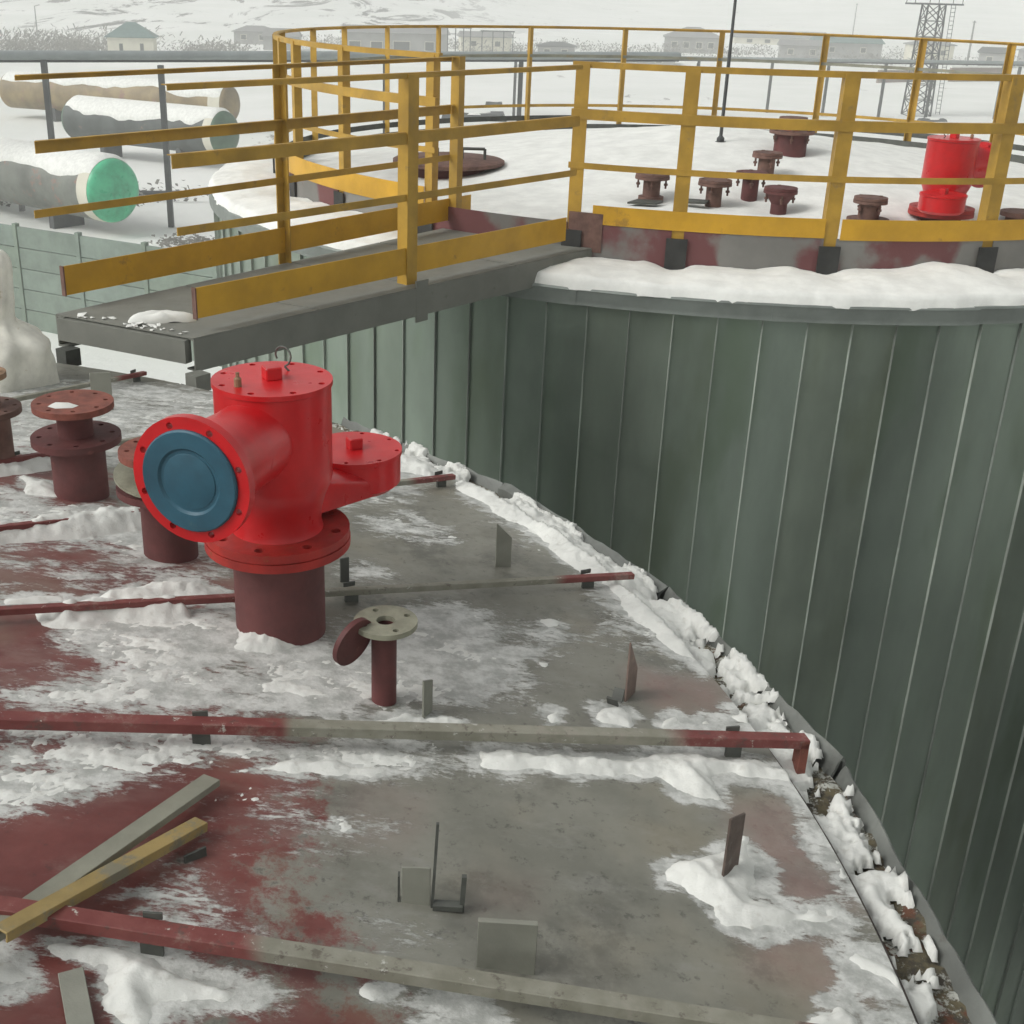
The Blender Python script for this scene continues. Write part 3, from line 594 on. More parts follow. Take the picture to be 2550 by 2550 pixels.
# blind disc hanging from one bolt of that flange
R3 = camo.matrix_world.to_3x3()
nrm = (R3 @ Vector((.84*.89, -.50*.89, .45))).normalized()
o = MB().lathe([(.066, -.007), (.066, .007)], 32, (0, 0, 0), nrm).build('blind_flange', 'maroon', None, (-.242, 2.66, -1.513)); tag(o, 'round maroon blind disc hanging tilted from the stub pipe flange', 'blind flange')
# cream tarpaulin bundle at the left border
o = thing('tarpaulin_bundle', 'cream plastic sheet draped over a fitting at the left border', 'tarpaulin', (-2.16, 5.50, rz1(-2.16, 5.50)))
n, mrows = 72, 40; vs_ = []
for j in range(mrows+1):
    f = j/mrows; z = .66*f
    r = .245-.05*f if f < .32 else (.23-.145*sstep(.30, .52, np.array(f)) if f < .86 else .085*math.sqrt(max(0, 1-((f-.86)/.14)**2)))
    r = float(r)
    for i in range(n):
        a = 2*PI*i/n; k = 1+.10*(1-f)*math.sin(5*a+1.3+2*f)+.05*math.sin(9*a-2*f*3)+.07*float(fbm(np.array([a*2.0]), np.array([f*6.0]), 1.0, 3, 5)[0])
        vs_.append((r*k*math.cos(a)+.04*f, r*k*math.sin(a), z-.03+.012*math.sin(7*a)*(1-f)))
mb = MB().add(vs_, [(j*n+i, j*n+(i+1) % n, (j+1)*n+(i+1) % n, (j+1)*n+i) for j in range(mrows) for i in range(n)]+[tuple(mrows*n+i for i in range(n))])
mb.build('sheet', 'tarp', o, angle=60)
# ================================================================== FAR TANK
BX, BY = 2.5, 12.33; RR = 4.28
def bp(r, a): return (BX+r*math.cos(R_(a)), BY+r*math.sin(R_(a)))
tankB = thing('storage_tank', 'far tank clad in grey green sheet panels under a snowy roof', 'storage tank', (BX, BY, GZ))
def lz(z): return z-GZ
MB().lathe([(4.80, 0), (4.80, lz(-1.90)), (4.40, lz(-1.84)), (.1, lz(-1.84))], 96).build('shell', 'shell', tankB)
STEP = 360/110
def panel_mesh(k):
    """one cladding sheet: slightly dished pan with a standing seam along one side"""
    H0, H1 = .0, lz(-1.868); w_ = 2*4.86*math.tan(R_(STEP/2)); n = 6; vs_ = []
    prof = [(-w_/2, -.002), (-w_/2+.03, -.002), (-w_/6, 0), (w_/6, 0), (w_/2-.002, -.002)]
    rows = 5
    for j in range(rows):
        z = H0+(H1-H0)*j/(rows-1)
        for i, (x, y) in enumerate(prof):
            d = (.003*math.sin(2.1*j+k*1.7) if 1 < i < 4 else 0)
            vs_.append((4.86+y+d, x, z))
    q = len(prof)
    return MB().add(vs_, [(j*q+i, j*q+i+1, (j+1)*q+i+1, (j+1)*q+i) for j in range(rows-1) for i in range(q-1)]).mesh('cladding_panel', 'wall', 25)
w_ = 2*4.86*math.tan(R_(STEP/2)); pm = [panel_mesh(k) for k in range(3)]
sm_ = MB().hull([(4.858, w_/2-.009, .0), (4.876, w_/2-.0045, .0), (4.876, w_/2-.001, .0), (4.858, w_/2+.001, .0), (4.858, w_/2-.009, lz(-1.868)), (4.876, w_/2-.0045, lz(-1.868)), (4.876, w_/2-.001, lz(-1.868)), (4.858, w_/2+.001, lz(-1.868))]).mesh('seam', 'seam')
for k in range(-33, 36):
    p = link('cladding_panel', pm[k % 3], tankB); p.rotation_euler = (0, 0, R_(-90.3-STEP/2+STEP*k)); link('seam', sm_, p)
# flashing band over the cladding, in sheet lengths
a = -200.0; k = 0
while a < 20:
    L = 15.2; z0 = random.uniform(-.006, .006)
    mb = MB(); n = 8; vs_ = []
    pr = [(4.60, -1.739), (4.905, -1.761), (4.911, -1.774), (4.908, -1.785), (4.912, -1.815), (4.907, -1.84), (4.911, -1.870), (4.900, -1.870), (4.897, -1.765), (4.60, -1.745)]
    for i in range(n+1):
        for r, z in pr: vs_.append(((r+(k % 2)*.003)*math.cos(R_(a+L*i/n)), (r+(k % 2)*.003)*math.sin(R_(a+L*i/n)), lz(z)+z0))
    q = len(pr)
    mb.add(vs_, [(q*i+j, q*i+q+j, q*i+q+(j+1) % q, q*i+(j+1) % q) for i in range(n) for j in range(q)]+[tuple(range(q)), tuple(q*n+j for j in range(q-1, -1, -1))])
    mb.build('flashing', 'steel', tankB, angle=25); a += L-.4; k += 1
# kick plates below the toe board with gaps at the posts
near_posts = [-113.8, -104.2, -91.0, -76.4, -63, -49.5, -36]
left_posts = [-126.8, -129.8, -143.5, -156, -163, -174, -181.5]
far_posts = [163.3, 153.5, 142.5, 131.2, 113.2, 96.3, 79.9, 62.7, 46.8, 32, 18, 4, -10, -23]
M['curb'] = mat('patchy_red_grey_primer', (.19, .185, .17), .65, var=.2, scale=1.1, c2=(.145, .05, .05), c2amt=.46, c2r=.5)
allp = sorted(set([x if x > -185 else x+360 for x in near_posts+left_posts[1:]]))
for a0, a1 in zip(allp[:-1], allp[1:]):
    if abs(a1-a0) < 2: continue
    m_ = MB(); m_.arc((0, 0), 4.285, 4.292, lz(-1.80), lz(-1.462), a0+.55, a1-.55, 1.5)
    m_.build('kick_plate', 'curb', tankB)
MB().arc((0, 0), 4.20, 4.21, lz(-1.85), lz(-1.50), -185, 0, 2).arc((0, 0), 4.20, 4.21, lz(-1.85), lz(-1.60), 0, 175, 2).build('roof_ring', 'grey_dark', tankB)
MB().box((4.288*math.cos(R_(-112.6)), 4.288*math.sin(R_(-112.6)), lz(-1.52)), (.24, .02, .26), Matrix.Rotation(R_(-112.6+90), 3, 'Z')).build('splice_plate', 'brown', tankB)
# roof with its snow
def bz(x, y, e=-1.70): return e+SL*(4.4-np.hypot(np.asarray(x)-BX, np.asarray(y)-BY))
MB().lathe([(4.2, lz(-1.80)), (.1, lz(-1.30))], 64).build('roof', 'grey_dark', tankB)
ang = np.radians(np.arange(0, 360.1, 1.2)); rad = np.linspace(.0, 4.20, 110); Aa, Rr = np.meshgrid(ang, rad)
X = BX+Rr*np.cos(Aa); Y = BY+Rr*np.sin(Aa)
bases = [(1.50, 9.83), (1.97, 9.70), (2.30, 9.94), (2.45, 9.56), (2.56, 10.57), (3.07, 9.32), (3.73, 9.46), (2.97, 11.46), (4.37, 9.71), (-.07, 11.14)]
Z = bz(X, Y)+.018*fbm(X, Y, 1.1, 4, 21)+.006*fbm(X, Y, 6, 3, 22)
for x, y in bases: Z -= .05*np.exp(-((X-x)**2+(Y-y)**2)/.05)
Z += .03*sstep(3.9, 4.2, Rr)*fbm(X, Y, 2, 3, 77)
me, _ = grid_mesh('roof_snow', np.stack([X, Y, Z], -1), len(ang), len(rad), None, 'snow')
tag(link('roof_snow', me), 'smooth white snow cover on the far tank roof', kind='stuff')
# snow bank on the ledge outside the kick plates
ang = np.radians(np.arange(-205, 25, .35)); rad = np.linspace(0, 1, 40); Aa, Fr = np.meshgrid(ang, rad); deg = np.degrees(Aa)
cx_, sx_ = np.cos(Aa), np.sin(Aa)
ri = 4.296; ro = 4.905+.025*fbm(deg, deg*0, .35, 4, 41)
Rr = ri+(ro-ri)*Fr
dune = fbm(deg*.11, deg*0+3, 1.0, 3, 43)
hin = -1.655+.075*dune
for a in near_posts+left_posts: hin = hin-.05*np.exp(-((deg-a)/1.3)**2)
zz = hin*(1-Fr)+(-1.700)*Fr+.035*np.sin(np.clip(Fr, 0, 1)*PI)+.010*fbm(deg*.5, Fr*4, 1.5, 4, 44)
zz = np.where(Fr > .93, zz-.075*((Fr-.93)/.07)**2, zz)
me, _ = grid_mesh('ledge_snow', np.stack([BX+Rr*cx_, BY+Rr*sx_, zz], -1), len(ang), len(rad), None, 'snow')
tag(link('ledge_snow', me), 'thick bank of clean snow along the far tank ledge', kind='stuff')
# guard railing
rail = thing('guard_railing', 'yellow guard railing round the snowy far tank roof', 'railing', (BX, BY, -1.70))
def rl(z): return z+1.70
def lpost(mb, c, a, h0, h1, w_=.10, t_=.008, flip=1):
    Rz = Matrix.Rotation(R_(a+90), 3, 'Z'); c = Vector(c)
    mb.box(c+Rz @ Vector((0, 0, (h0+h1)/2)), (w_, t_, h1-h0), Rz)
    mb.box(c+Rz @ Vector((flip*(w_/2-t_/2), w_*.42+t_/2, (h0+h1)/2)), (t_, w_*.84, h1-h0), Rz)
for a in near_posts+left_posts[1:]+far_posts:
    far = a in far_posts
    mb = MB(); lpost(mb, (RR*math.cos(R_(a)), RR*math.sin(R_(a)), 0), a, rl(-1.67), rl(-.445), .095 if a in near_posts else .070, flip=-1 if a > -120 and a < -60 else 1)
    mb.build('post', 'yellow', rail)
    if not far: MB().box((4.31*math.cos(R_(a)), 4.31*math.sin(R_(a)), rl(-1.62)), (.012, .14, .22), Matrix.Rotation(R_(a), 3, 'Z')).build('post_foot_or_gap', 'black', rail)  # black plate paints the shaded gap between kick plates at each post
mb = MB(); lpost(mb, (4.275*math.cos(R_(-126.8)), 4.275*math.sin(R_(-126.8)), 0), -126.8, rl(-1.67), rl(-.445), .07); mb.build('post', 'yellow', rail)
for a0, a1 in ((-113.8, -8), (-181.5, -129.8)):
    MB().arc((0, 0), RR-.045, RR-.005, rl(-.450), rl(-.432), a0-1, a1+1, 2).arc((0, 0), RR-.009, RR-.004, rl(-.470), rl(-.449), a0-1, a1+1, 2).build('top_rail', 'yellow', rail)
    MB().arc((0, 0), RR+.006, RR+.012, rl(-.790), rl(-.725), a0-.8, a1+.8, 2).arc((0, 0), RR-.03, RR+.006, rl(-.731), rl(-.725), a0-.8, a1+.8, 2).build('mid_rail', 'yellow', rail)
    MB().arc((0, 0), RR+.006, RR+.011, rl(-1.105), rl(-1.065), a0-.8, a1+.8, 2).build('lower_rail', 'yellow', rail)
MB().arc((0, 0), RR+.012, RR+.018, rl(-1.46), rl(-1.335), -112.0, -91.6, 1.5).build('toe_board', 'yellow_toe', rail)
MB().arc((0, 0), RR+.012, RR+.018, rl(-1.47), rl(-1.335), -90.2, -60, 1.5).build('toe_board', 'yellow_toe', rail)
MB().arc((0, 0), RR+.012, RR+.018, rl(-1.47), rl(-1.335), -59.4, -20, 1.5).build('toe_board', 'yellow_toe', rail)
MB().arc((0, 0), RR+.012, RR+.018, rl(-1.50), rl(-1.345), -182, -130.2, 1.5).build('toe_board', 'yellow_toe', rail)
MB().arc((0, 0), RR-.035, RR-.005, rl(-.445), rl(-.432), -8, 178.5, 2).arc((0, 0), RR-.009, RR-.004, rl(-.465), rl(-.444), -8, 178.5, 2).build('top_rail', 'yellow', rail)
MB().arc((0, 0), RR-.012, RR-.006, rl(-.80), rl(-.765), -8, 178.5, 2).build('mid_rail', 'grey_yellow', rail)
MB().arc((0, 0), RR-.012, RR-.006, rl(-1.395), rl(-1.36), -8, 178.5, 2).build('lower_rail', 'yellow', rail)
MB().arc((0, 0), RR+.004, RR+.010, rl(-1.56), rl(-1.50), -8, 178.5, 2).build('toe_board', 'grey_dark', rail)
# fittings on the far roof
vb = make_valve((3.68, 9.50, float(bz(3.68, 9.50))-.03), R_(24), 'red breather valve standing in snow behind the far railing', cover=False, stand=.04, chd=224, chl=.26, BL=.26, fr=.142, bz_=.25)
vb.scale = (1.2, 1.2, 1.2)
GN = 'capped nozzles on the far snowy roof'
def nb(x, y, pr, h, fr_, label, base=0, boltn=4, cone=0, m_='brown'):
    z = float(bz(x, y))-.045
    s = [('pipe', pr, -.03, h, m_), ('flange', fr_, h-.002, .022, 8, m_, .0), ('flange', fr_*.98, h+.022, .02, 8, m_, .0), ('bolts', fr_*.8, h+.012, boltn, .085)]
    if cone: s = [('pipe', pr, -.03, h*.45, m_), ('cone', pr, fr_*.9, h*.45, h, m_)]+s[1:]
    if base: s.append(('flange', base, .02, .03, 8, m_, 0))
    return nozzle((x, y, z), s, label, random.random()*3, GN)
nb(1.50, 9.83, .068, .185, .135, 'capped nozzle on the far roof, nearest the left post', base=.10)
nb(1.97, 9.70, .062, .165, .130, 'capped nozzle just right of the second railing post')
nb(2.30, 9.94, .065, .165, .125, 'capped nozzle in the middle of the cluster, partly behind the thin rail', m_='maroon')
nb(2.45, 9.56, .062, .150, .128, 'maroon nozzle with a funnel neck in the cluster', cone=1, m_='maroon')
nb(2.56, 10.57, .07, .17, .125, 'rearmost capped nozzle of the small cluster')
nb(3.07, 9.32, .078, .165, .125, 'capped nozzle on a round base plate left of the far red valve', base=.155)
z = float(bz(2.97, 11.46))-.06
nozzle((2.97, 11.46, z), [('pipe', .145, -.05, .20, 'maroon'), ('flange', .20, .20, .026, 8, 'brown', 0), ('bolts', .165, .21, 6, .085), ('pipe', .075, .22, .31, 'rusty'), ('flange', .125, .31, .03, 8, 'brown', 0)], 'broad maroon nozzle with a smaller flange on top, far roof centre')
nozzle((4.39, 9.71, float(bz(4.39, 9.71))-.02), [('pipe', .11, -.03, .03, 'brown'), ('flange', .155, .03, .035, 8, 'brown', 0)], 'low dark flange at the right border beyond the railing')
for x, y, s_, lab in ((1.42, 9.62, .14, 'dark flat scrap plate left of the first capped nozzle'), (1.80, 9.62, .12, 'dark flat scrap plate between the first two capped nozzles')):
    o = MB().add([(-s_, -.07, 0), (s_*.6, -.09, 0), (s_*1.1, .04, 0), (-.3*s_, .09, 0), (-s_, -.07, .014), (s_*.6, -.09, .014), (s_*1.1, .04, .014), (-.3*s_, .09, .014)], [(3,2,1,0),(4,5,6,7),(0,1,5,4),(1,2,6,5),(2,3,7,6),(3,0,4,7)]).build('scrap_plate', 'grey_dark', None, (x, y, float(bz(x, y))+.012)); tag(o, lab, 'steel plate')
# manhole cover with two handles
mx, my = -.12, 11.22; o = thing('manhole_cover', 'round brown manhole cover with two handles on the far roof', 'manhole cover', (mx, my, float(bz(mx, my))))
MB().lathe([(.36, -.06), (.36, .05)], 40).build('neck', 'maroon', o)
MB().lathe([(.48, .05), (.50, .06), (.50, .085), (.48, .095), (.10, .105)], 44).build('lid', 'brown', o)
for x in (-.20, .22):
    MB().tube([(x-.1, -.05, .10), (x-.1, -.05, .19), (x+.1, -.05, .19), (x+.1, -.05, .10)], .013, 8).build('handle', 'grey_dark', o)
o = thing('lightning_rod', 'thin dark lightning rod rising above the far roof centre', 'lightning rod', (2.37, 11.64, float(bz(2.37, 11.64))-.03))
MB().lathe([(.035, 0), (.035, .06), (.016, .08), (.016, .8), (.014, .8), (.012, 2.6), (.006, 3.4)], 10).build('rod', 'rack', o)
MB().lathe([(.05, 0), (.05, .03)], 12).build('base', 'black', o)
# ================================================================== BRIDGE between the tanks
br = thing('walkway_bridge', 'grey walkway bridge with yellow handrails between the two tanks', 'walkway', (-1.0, 6.5, -1.62))
OB = Vector((-1.0, 6.5, -1.62))
def B(p, z): return Vector((p[0], p[1], z))-OB
nT0, nT1 = Vector((-1.31, 5.95)), Vector((.80, 8.36))      # near toe line
fT0, fT1 = Vector((-2.09, 6.36)), Vector((.07, 9.12))      # far toe line
def lerp(a, b, t): return a+(b-a)*t
nd_ = (nT1-nT0).normalized(); nn = Vector((nd_.y, -nd_.x)); fd = (fT1-fT0).normalized(); fn_ = Vector((-fd.y, fd.x))
n0, n1 = Vector((-1.30, 5.81)), nT1+nn*.085+nd_*.08; f0, f1 = Vector((-2.10, 6.21)), fT1+fn_*.05-fd*.1
DZ = -1.622
# deck plates
K = 4
for i in range(K):
    a, b_ = i/K, (i+1)/K-.004
    P = [lerp(n0, n1, a), lerp(n0, n1, b_), lerp(f0, f1, b_), lerp(f0, f1, a)]
    MB().add([B(p, DZ-.006) for p in P]+[B(p, DZ) for p in P], [(3,2,1,0),(4,5,6,7),(0,1,5,4),(1,2,6,5),(2,3,7,6),(3,0,4,7)]).build('deck_plate', 'bridge', br)
for p0, p1, q in ((n0, n1, 1), (f0, f1, -1)):
    side = (nn if q > 0 else fn_)
    mb = MB(); a, b_ = B(p0, DZ-.089), B(p1, DZ-.089)
    mb.beam(a, b_, .008, .150); s2 = Vector((side.x, side.y, 0))
    mb.beam(a-s2*.03+Vector((0, 0, .078)), b_-s2*.03+Vector((0, 0, .078)), .068, .008); mb.beam(a-s2*.03-Vector((0, 0, .078)), b_-s2*.03-Vector((0, 0, .078)), .068, .008)
    mb.build('side_beam', 'bridge', br)
e0, e1 = lerp(n0, f0, .04), lerp(n0, f0, .97)
MB().beam(B(e0, DZ-.072), B(e1, DZ-.072), .05, .118).build('end_beam', 'bridge', br)
for p, d_ in ((Vector((-1.275, 5.752)), nd_), (Vector((-2.03, 6.13)), fd)):
    z0 = rz1(p.x, p.y)-.03
    MB().beam(B(p, z0), B(p, DZ-.160), .085, .09, (d_.x, d_.y, 0)).build('leg', 'bridge' if d_ is nd_ else 'grey_dark', br)
# railings
def flat(name, a, b_, z0, z1, side, t_=.006, m_='yellow', flange=0):
    mb = MB(); s2 = Vector((side.x, side.y, 0))
    mb.beam(B(a, (z0+z1)/2), B(b_, (z0+z1)/2), t_, z1-z0)
    if flange: mb.beam(B(a, z1+.002)-s2*(flange/2+t_/2+.001), B(b_, z1+.002)-s2*(flange/2+t_/2+.001), flange, .005)
    return mb.build(name, m_, br)
for T0, T1, side, d_, tops, posts in ((nT0, nT1, nn, nd_, (-.085, -.085, -.08), (.485,)), (fT0, fT1, fn_, fd, (-.155, -.085, -.13), (.455,))):
    off = side*.010
    S = lambda k: T0+d_*k
    flat('top_rail', S(tops[0]), T1-d_*(.06 if side is nn else .26), -.475, -.452, side, .006, flange=.038)
    flat('mid_rail', S(tops[1]), T1-d_*(.06 if side is nn else .26), -.825, -.765, side, .006, flange=.03)
    flat('lower_rail', S(tops[2]), T1-d_*(.06 if side is nn else .26), -1.140, -1.100, side, .006)
    flat('toe_board', T0, T1-d_*(.14 if side is nn else 0), -1.560, -1.405, side, .006, 'yellow_toe')
    MB().beam(B(S(-.004), -1.562), B(S(-.004), -1.403), .03, .008, (d_.x, d_.y, 0)).build('toe_end', 'brown', br)
    for u_ in posts:
        p = lerp(T0, T1, u_)-side*.006; mb = MB(); ang_ = math.degrees(math.atan2(side.y, side.x))
        lpost(mb, B(p+side*.014, 0), ang_, -1.78+.0 if side is nn else -1.70, -.455, .085 if side is nn else .058, flip=-1); 
        if side is nn: MB().beam(B(p+side*.098, -1.83), B(p+side*.098, -1.585), .10, .012, (side.x, side.y, 0)).build('post_foot_or_gap', 'bridge', br)
        ob = mb.build('post', 'yellow', br); ob.location = (0, 0, 0)
# snow pad on the deck
o = MB(); n = 40; rows = 7; vs_ = []
for j in range(rows):
    f = j/(rows-1)
    for i in range(n):
        a = 2*PI*i/n; k = 1+.16*math.sin(2*a+.5)+.10*math.sin(3*a+2)
        vs_.append((.155*k*math.cos(a)*math.cos(f*PI/2)**.6, .055*k*math.sin(a)*math.cos(f*PI/2)**.6, .050*math.sin(f*PI/2)+.006*math.sin(5*a+3*f)))
o.add(vs_, [(j*n+i, j*n+(i+1) % n, (j+1)*n+(i+1) % n, (j+1)*n+i) for j in range(rows-1) for i in range(n)]+[tuple((rows-1)*n+i for i in range(n))])
o = o.build('snow_pad', 'snow', None, (-1.53, 6.12, DZ), angle=70); o.rotation_euler = (0, 0, .12); tag(o, 'small oval pad of snow left on the bridge deck', 'snow patch')
# crumbs of snow along the deck edge
mb = MB()
for i in range(26):
    f = random.random(); p = lerp(n0, f0, .08+.86*f)+nd_*random.uniform(.0, .10); s_ = random.uniform(.008, .02)
    c_ = B(p, DZ)+OB; mb.hull([(c_.x+random.gauss(0, s_*.8), c_.y+random.gauss(0, s_*.6), c_.z+random.uniform(0, s_*.9)) for q in range(12)])
tag(mb.build('snow_crumbs', 'snow', None, angle=70), 'crumbs of snow along the open end of the bridge deck', kind='stuff')
# ================================================================== GROUND LEVEL, LEFT: fence, vessels, pipe rack, house
fence = thing('panel_fence', 'grey green concrete panel fence below the bridge', 'fence', (-20.9, 42.0, GZ))
fd_ = Vector((6.3, -3.3, 0)).normalized(); fa_ = math.atan2(fd_.y, fd_.x); Rf = Matrix.Rotation(fa_, 3, 'Z')
pmesh = MB().box((0, 0, 0), (2.46, .10, .64)).mesh('slab', 'concrete', bevel=.012); qmesh = MB().box((0, 0, 1.6), (.16, .18, 3.5)).mesh('fence_post', 'concrete', bevel=.01)
for i in range(9):
    c = fd_*(2.62*i)
    p = link('fence_post', qmesh, fence, c); p.rotation_euler = (0, 0, fa_)
    if i < 8:
        for j in range(5):
            p = link('slab', pmesh, fence, c+fd_*1.31+Vector((0, 0,   .30+.66*j))); p.rotation_euler = (0, 0, fa_)
def vessel(end, axis, D, L, label, body, endm, ring_m='cream', seed=0, group='horizontal steel vessels lying in the yard'):
    """horizontal drum: 'end' is the centre of its visible head, 'axis' points from the body to that head"""
    ax = Vector(axis).normalized(); r = D/2; e = Vector(end); c = e-ax*(L/2)
    o = thing('horizontal_vessel', label, 'steel vessel', (c.x, c.y, GZ), 0, group)
    zc = c.z-GZ; A = ax*(L/2); C0 = Vector((0, 0, zc))
    MB().cyl(C0-A, C0+A*(1-.10), r, 40).build('body', body, o)
    MB().cyl(C0+A*.90, C0+A, r*1.006, 40).build('band', ring_m, o)
    for sgn, mm in ((1, endm), (-1, endm)):
        prof = [(r*.995*math.cos(q), .42*r*math.sin(q)) for q in np.linspace(0, PI/2*.98, 9)]
        MB().lathe(prof, 40, C0+A*sgn, ax*sgn).build('head', mm, o)
    side = ax.cross(Vector((0, 0, 1))).normalized()
    for f in (-.55, .5):
        MB().beam(C0+A*f+side*r*.6-Vector((0, 0, zc*.5+r*.45)), C0+A*f-side*r*.6-Vector((0, 0, zc*.5+r*.45)), .35, max(.3, zc-r*.6), (0, 0, 1)).build('saddle', 'rack', o)
    # snow lying on top
    nL, nA = 60, 22; vs_ = []
    for i in range(nL+1):
        f = -1+2*i/nL
        lo = 54+16*float(fbm(np.array([f*4+seed]), np.array([1.0]), 1, 3, seed)[0]); hi = 56+30*float(fbm(np.array([f*3+seed]), np.array([7.0]), 1, 3, seed+3)[0])
        for j in range(nA+1):
            q = -lo+(lo+hi)*j/nA; th = .03+.10*r*max(0, math.cos(R_(90*(2*j/nA-1))))**.5
            if i in (0, nL): th = .01
            d = side*math.sin(R_(q))+Vector((0, 0, 1))*math.cos(R_(q)); vs_.append(C0+A*f+d*(r+th if 0 < j < nA else r*.998))
    MB().add(vs_, [(i*(nA+1)+j, (i+1)*(nA+1)+j, (i+1)*(nA+1)+j+1, i*(nA+1)+j+1) for i in range(nL) for j in range(nA)]).build('snow_cap', 'snow', o, angle=60)
    return o
vessel((-15.2, 54.0, -8.55), (.80, -.60, 0), 2.75, 14, 'weathered grey vessel with bright green head and cream band', 'vessel_grey', 'green_end', seed=2)
vessel((-14.3, 75.6, -8.45), (.86, -.50, 0), 2.6, 12.2, 'snow topped vessel with dull green head behind the green headed one', 'vessel_dark', 'green_dull', seed=5)
vessel((-17.5, 95, -8.5), (.93, -.36, 0), 2.7, 20.0, 'long brown vessel with snow on top, farthest of the row', 'vessel_brown', 'vessel_brown', seed=9)
def rack(pts, zt, pr_, label, npipe=2, group=None):
    a = Vector(pts[0]); o = thing('pipe_rack', label, 'pipe rack', (a.x, a.y, GZ))
    for p in pts[2:]:
        mb = MB().box((p[0]-a.x, p[1]-a.y, (zt-GZ)/2), (.24, .24, zt-GZ)); mb.build('post', 'rack', o)
    b_ = Vector(pts[1]); d = b_-a
    for k in range(npipe): MB().cyl((0, -.35+.5*k, zt-GZ+pr_), (d.x, d.y-.35+.5*k, zt-GZ+pr_), pr_, 12).build('pipe', 'pipe', o)
    MB().beam((0, 0, zt-GZ-.06), (d.x, d.y, zt-GZ-.06), .2, .12).build('beam', 'rack', o)
    return o
rack([(-32, 52), (12, 73), (-18.9, 57.9), (-13.3, 56.4), (-25, 55.3), (-4, 65.2), (3, 68.7)], -3.5, .19, 'elevated grey pipes on dark posts crossing behind the bridge')
rack([(-2, 113), (64, 127), (4.4, 111.6), (20.2, 112.0), (21.5, 119), (29.2, 123), (34, 121), (39, 120), (43.6, 120.5), (50.3, 121), (51.8, 121)], -5.65, .14, 'low distant pipe rack with many thin dark posts beyond the far tank', 2)
for pts, r, lab in ((((-30, 62, .5), (-22.5, 62.5, .5), (-21.8, 62.6, 1.3), (-20.6, 62.7, 1.3), (-20.0, 62.8, .4), (-9, 64.5, .4)), .11, 'bent dark pipe run on the snow between the vessels'), (((-27, 58.5, .7), (-21.5, 59.5, .7), (-21.2, 59.5, 1.6), (-19.5, 59.8, 1.6), (-19.2, 59.8, .3)), .09, 'looped dark pipe beside the green headed vessel'), (((-12, 66, .4), (2, 74, .4), (14, 77, .4)), .12, 'low pipeline on the snow left of the far tank')):
    a = Vector(pts[0]); o = thing('ground_pipe', lab, 'pipe', (a.x, a.y, GZ)); P_ = [Vector(p)-Vector((a.x, a.y, 0)) for p in pts]
    MB().tube(P_, r, 10).build('pipe', 'rack', o)
    for p in P_[::2]: MB().box((p.x, p.y, p.z/2), (.2, .3, p.z)).build('sleeper', 'far_roof', o)
def house(x, y, wd, dp, h, rh, label, wallm, roofm, wins, rz=0, ov=.35, name='house', cat='house', hip=1.0, group=None, snowroof=False):
    z = gz(x, y)-.1; o = thing(name, label, cat, (x, y, z), rz, group)
    MB().box((0, 0, h/2), (wd, dp, h)).build('wall', wallm, o)
    ow, od = wd/2+ov, dp/2+ov; rx = max(.02, ow-hip*od)
    P = [(-ow, -od, h), (ow, -od, h), (ow, od, h), (-ow, od, h), (-rx, 0, h+rh), (rx, 0, h+rh), (-ow, -od, h-.12), (ow, -od, h-.12), (ow, od, h-.12), (-ow, od, h-.12)]
    MB().add(P, [(0,1,5,4),(1,2,5),(2,3,4,5),(3,0,4),(6,7,1,0),(7,8,2,1),(8,9,3,2),(9,6,0,3),(9,8,7,6)]).build('roof', roofm, o, angle=10)
    for wx, wz, ww, wh in wins:
        f = MB().box((wx, -dp/2-.02, wz), (ww+.16, .06, wh+.16)).build('window', 'cream', o)
        MB().box((wx, -dp/2-.055, wz), (ww, .03, wh)).build('pane', 'far_dark', f)
    return o
house(-47.3, 184.5, 6.3, 5, 3.0, 1.85, 'small cream house with teal hipped roof by the hillside', 'cream', 'teal_roof', [(-1.3, 1.55, .5, 1.1), (1.55, 1.55, .5, 1.2)], R_(8))
# ================================================================== GROUND LEVEL, RIGHT AND BACK
house(43.5, 250, 10.5, 8, 2.9, 1.7, 'wide grey building with hipped roof beyond the plain', 'far_wall', 'far_roof', [(-3.4, 1.5, 1, 1), (-1.2, 1.5, 1, 1), (1.2, 1.5, 1, 1), (3.4, 1.5, 1, 1)], R_(-8), name='building', cat='building')
house(72, 300, 21, 8, 1.6, 1.3, 'long low grey shed on the right horizon', 'cream', 'far_roof', [(-7, .8, 1.2, .7), (-3, .8, 1.2, .7), (1, .8, 1.2, .7), (5, .8, 1.2, .7)], R_(-6), name='building', cat='building', hip=.1)
house(-11.5, 213, 17, 8, 3.4, 1.0, 'long pale grey building behind the left part of the railing', 'far_wall', 'far_roof', [(-6.5, 1.5, 1.8, 1.1), (-3, 1.5, 1.8, 1.1), (1, 1.5, 2.6, 1.3), (5.5, 1.5, 1.4, 1.3)], R_(4), name='building', cat='building', hip=.1)
house(90, 221, 5, 5, 2.4, .8, 'small dark shed at the right border of the plain', 'far_wall', 'far_dark', [(-.9, 1.3, .9, .8)], R_(-20), name='shed', cat='shed', hip=.2)
house(28.5, 205, 9, 5, 1.3, .35, 'low teal roofed shed in front of the grey building', 'far_wall', 'teal_roof', [(-2, .7, 1, .5), (2, .7, 1, .5)], R_(-5), name='shed', cat='shed', hip=.1)
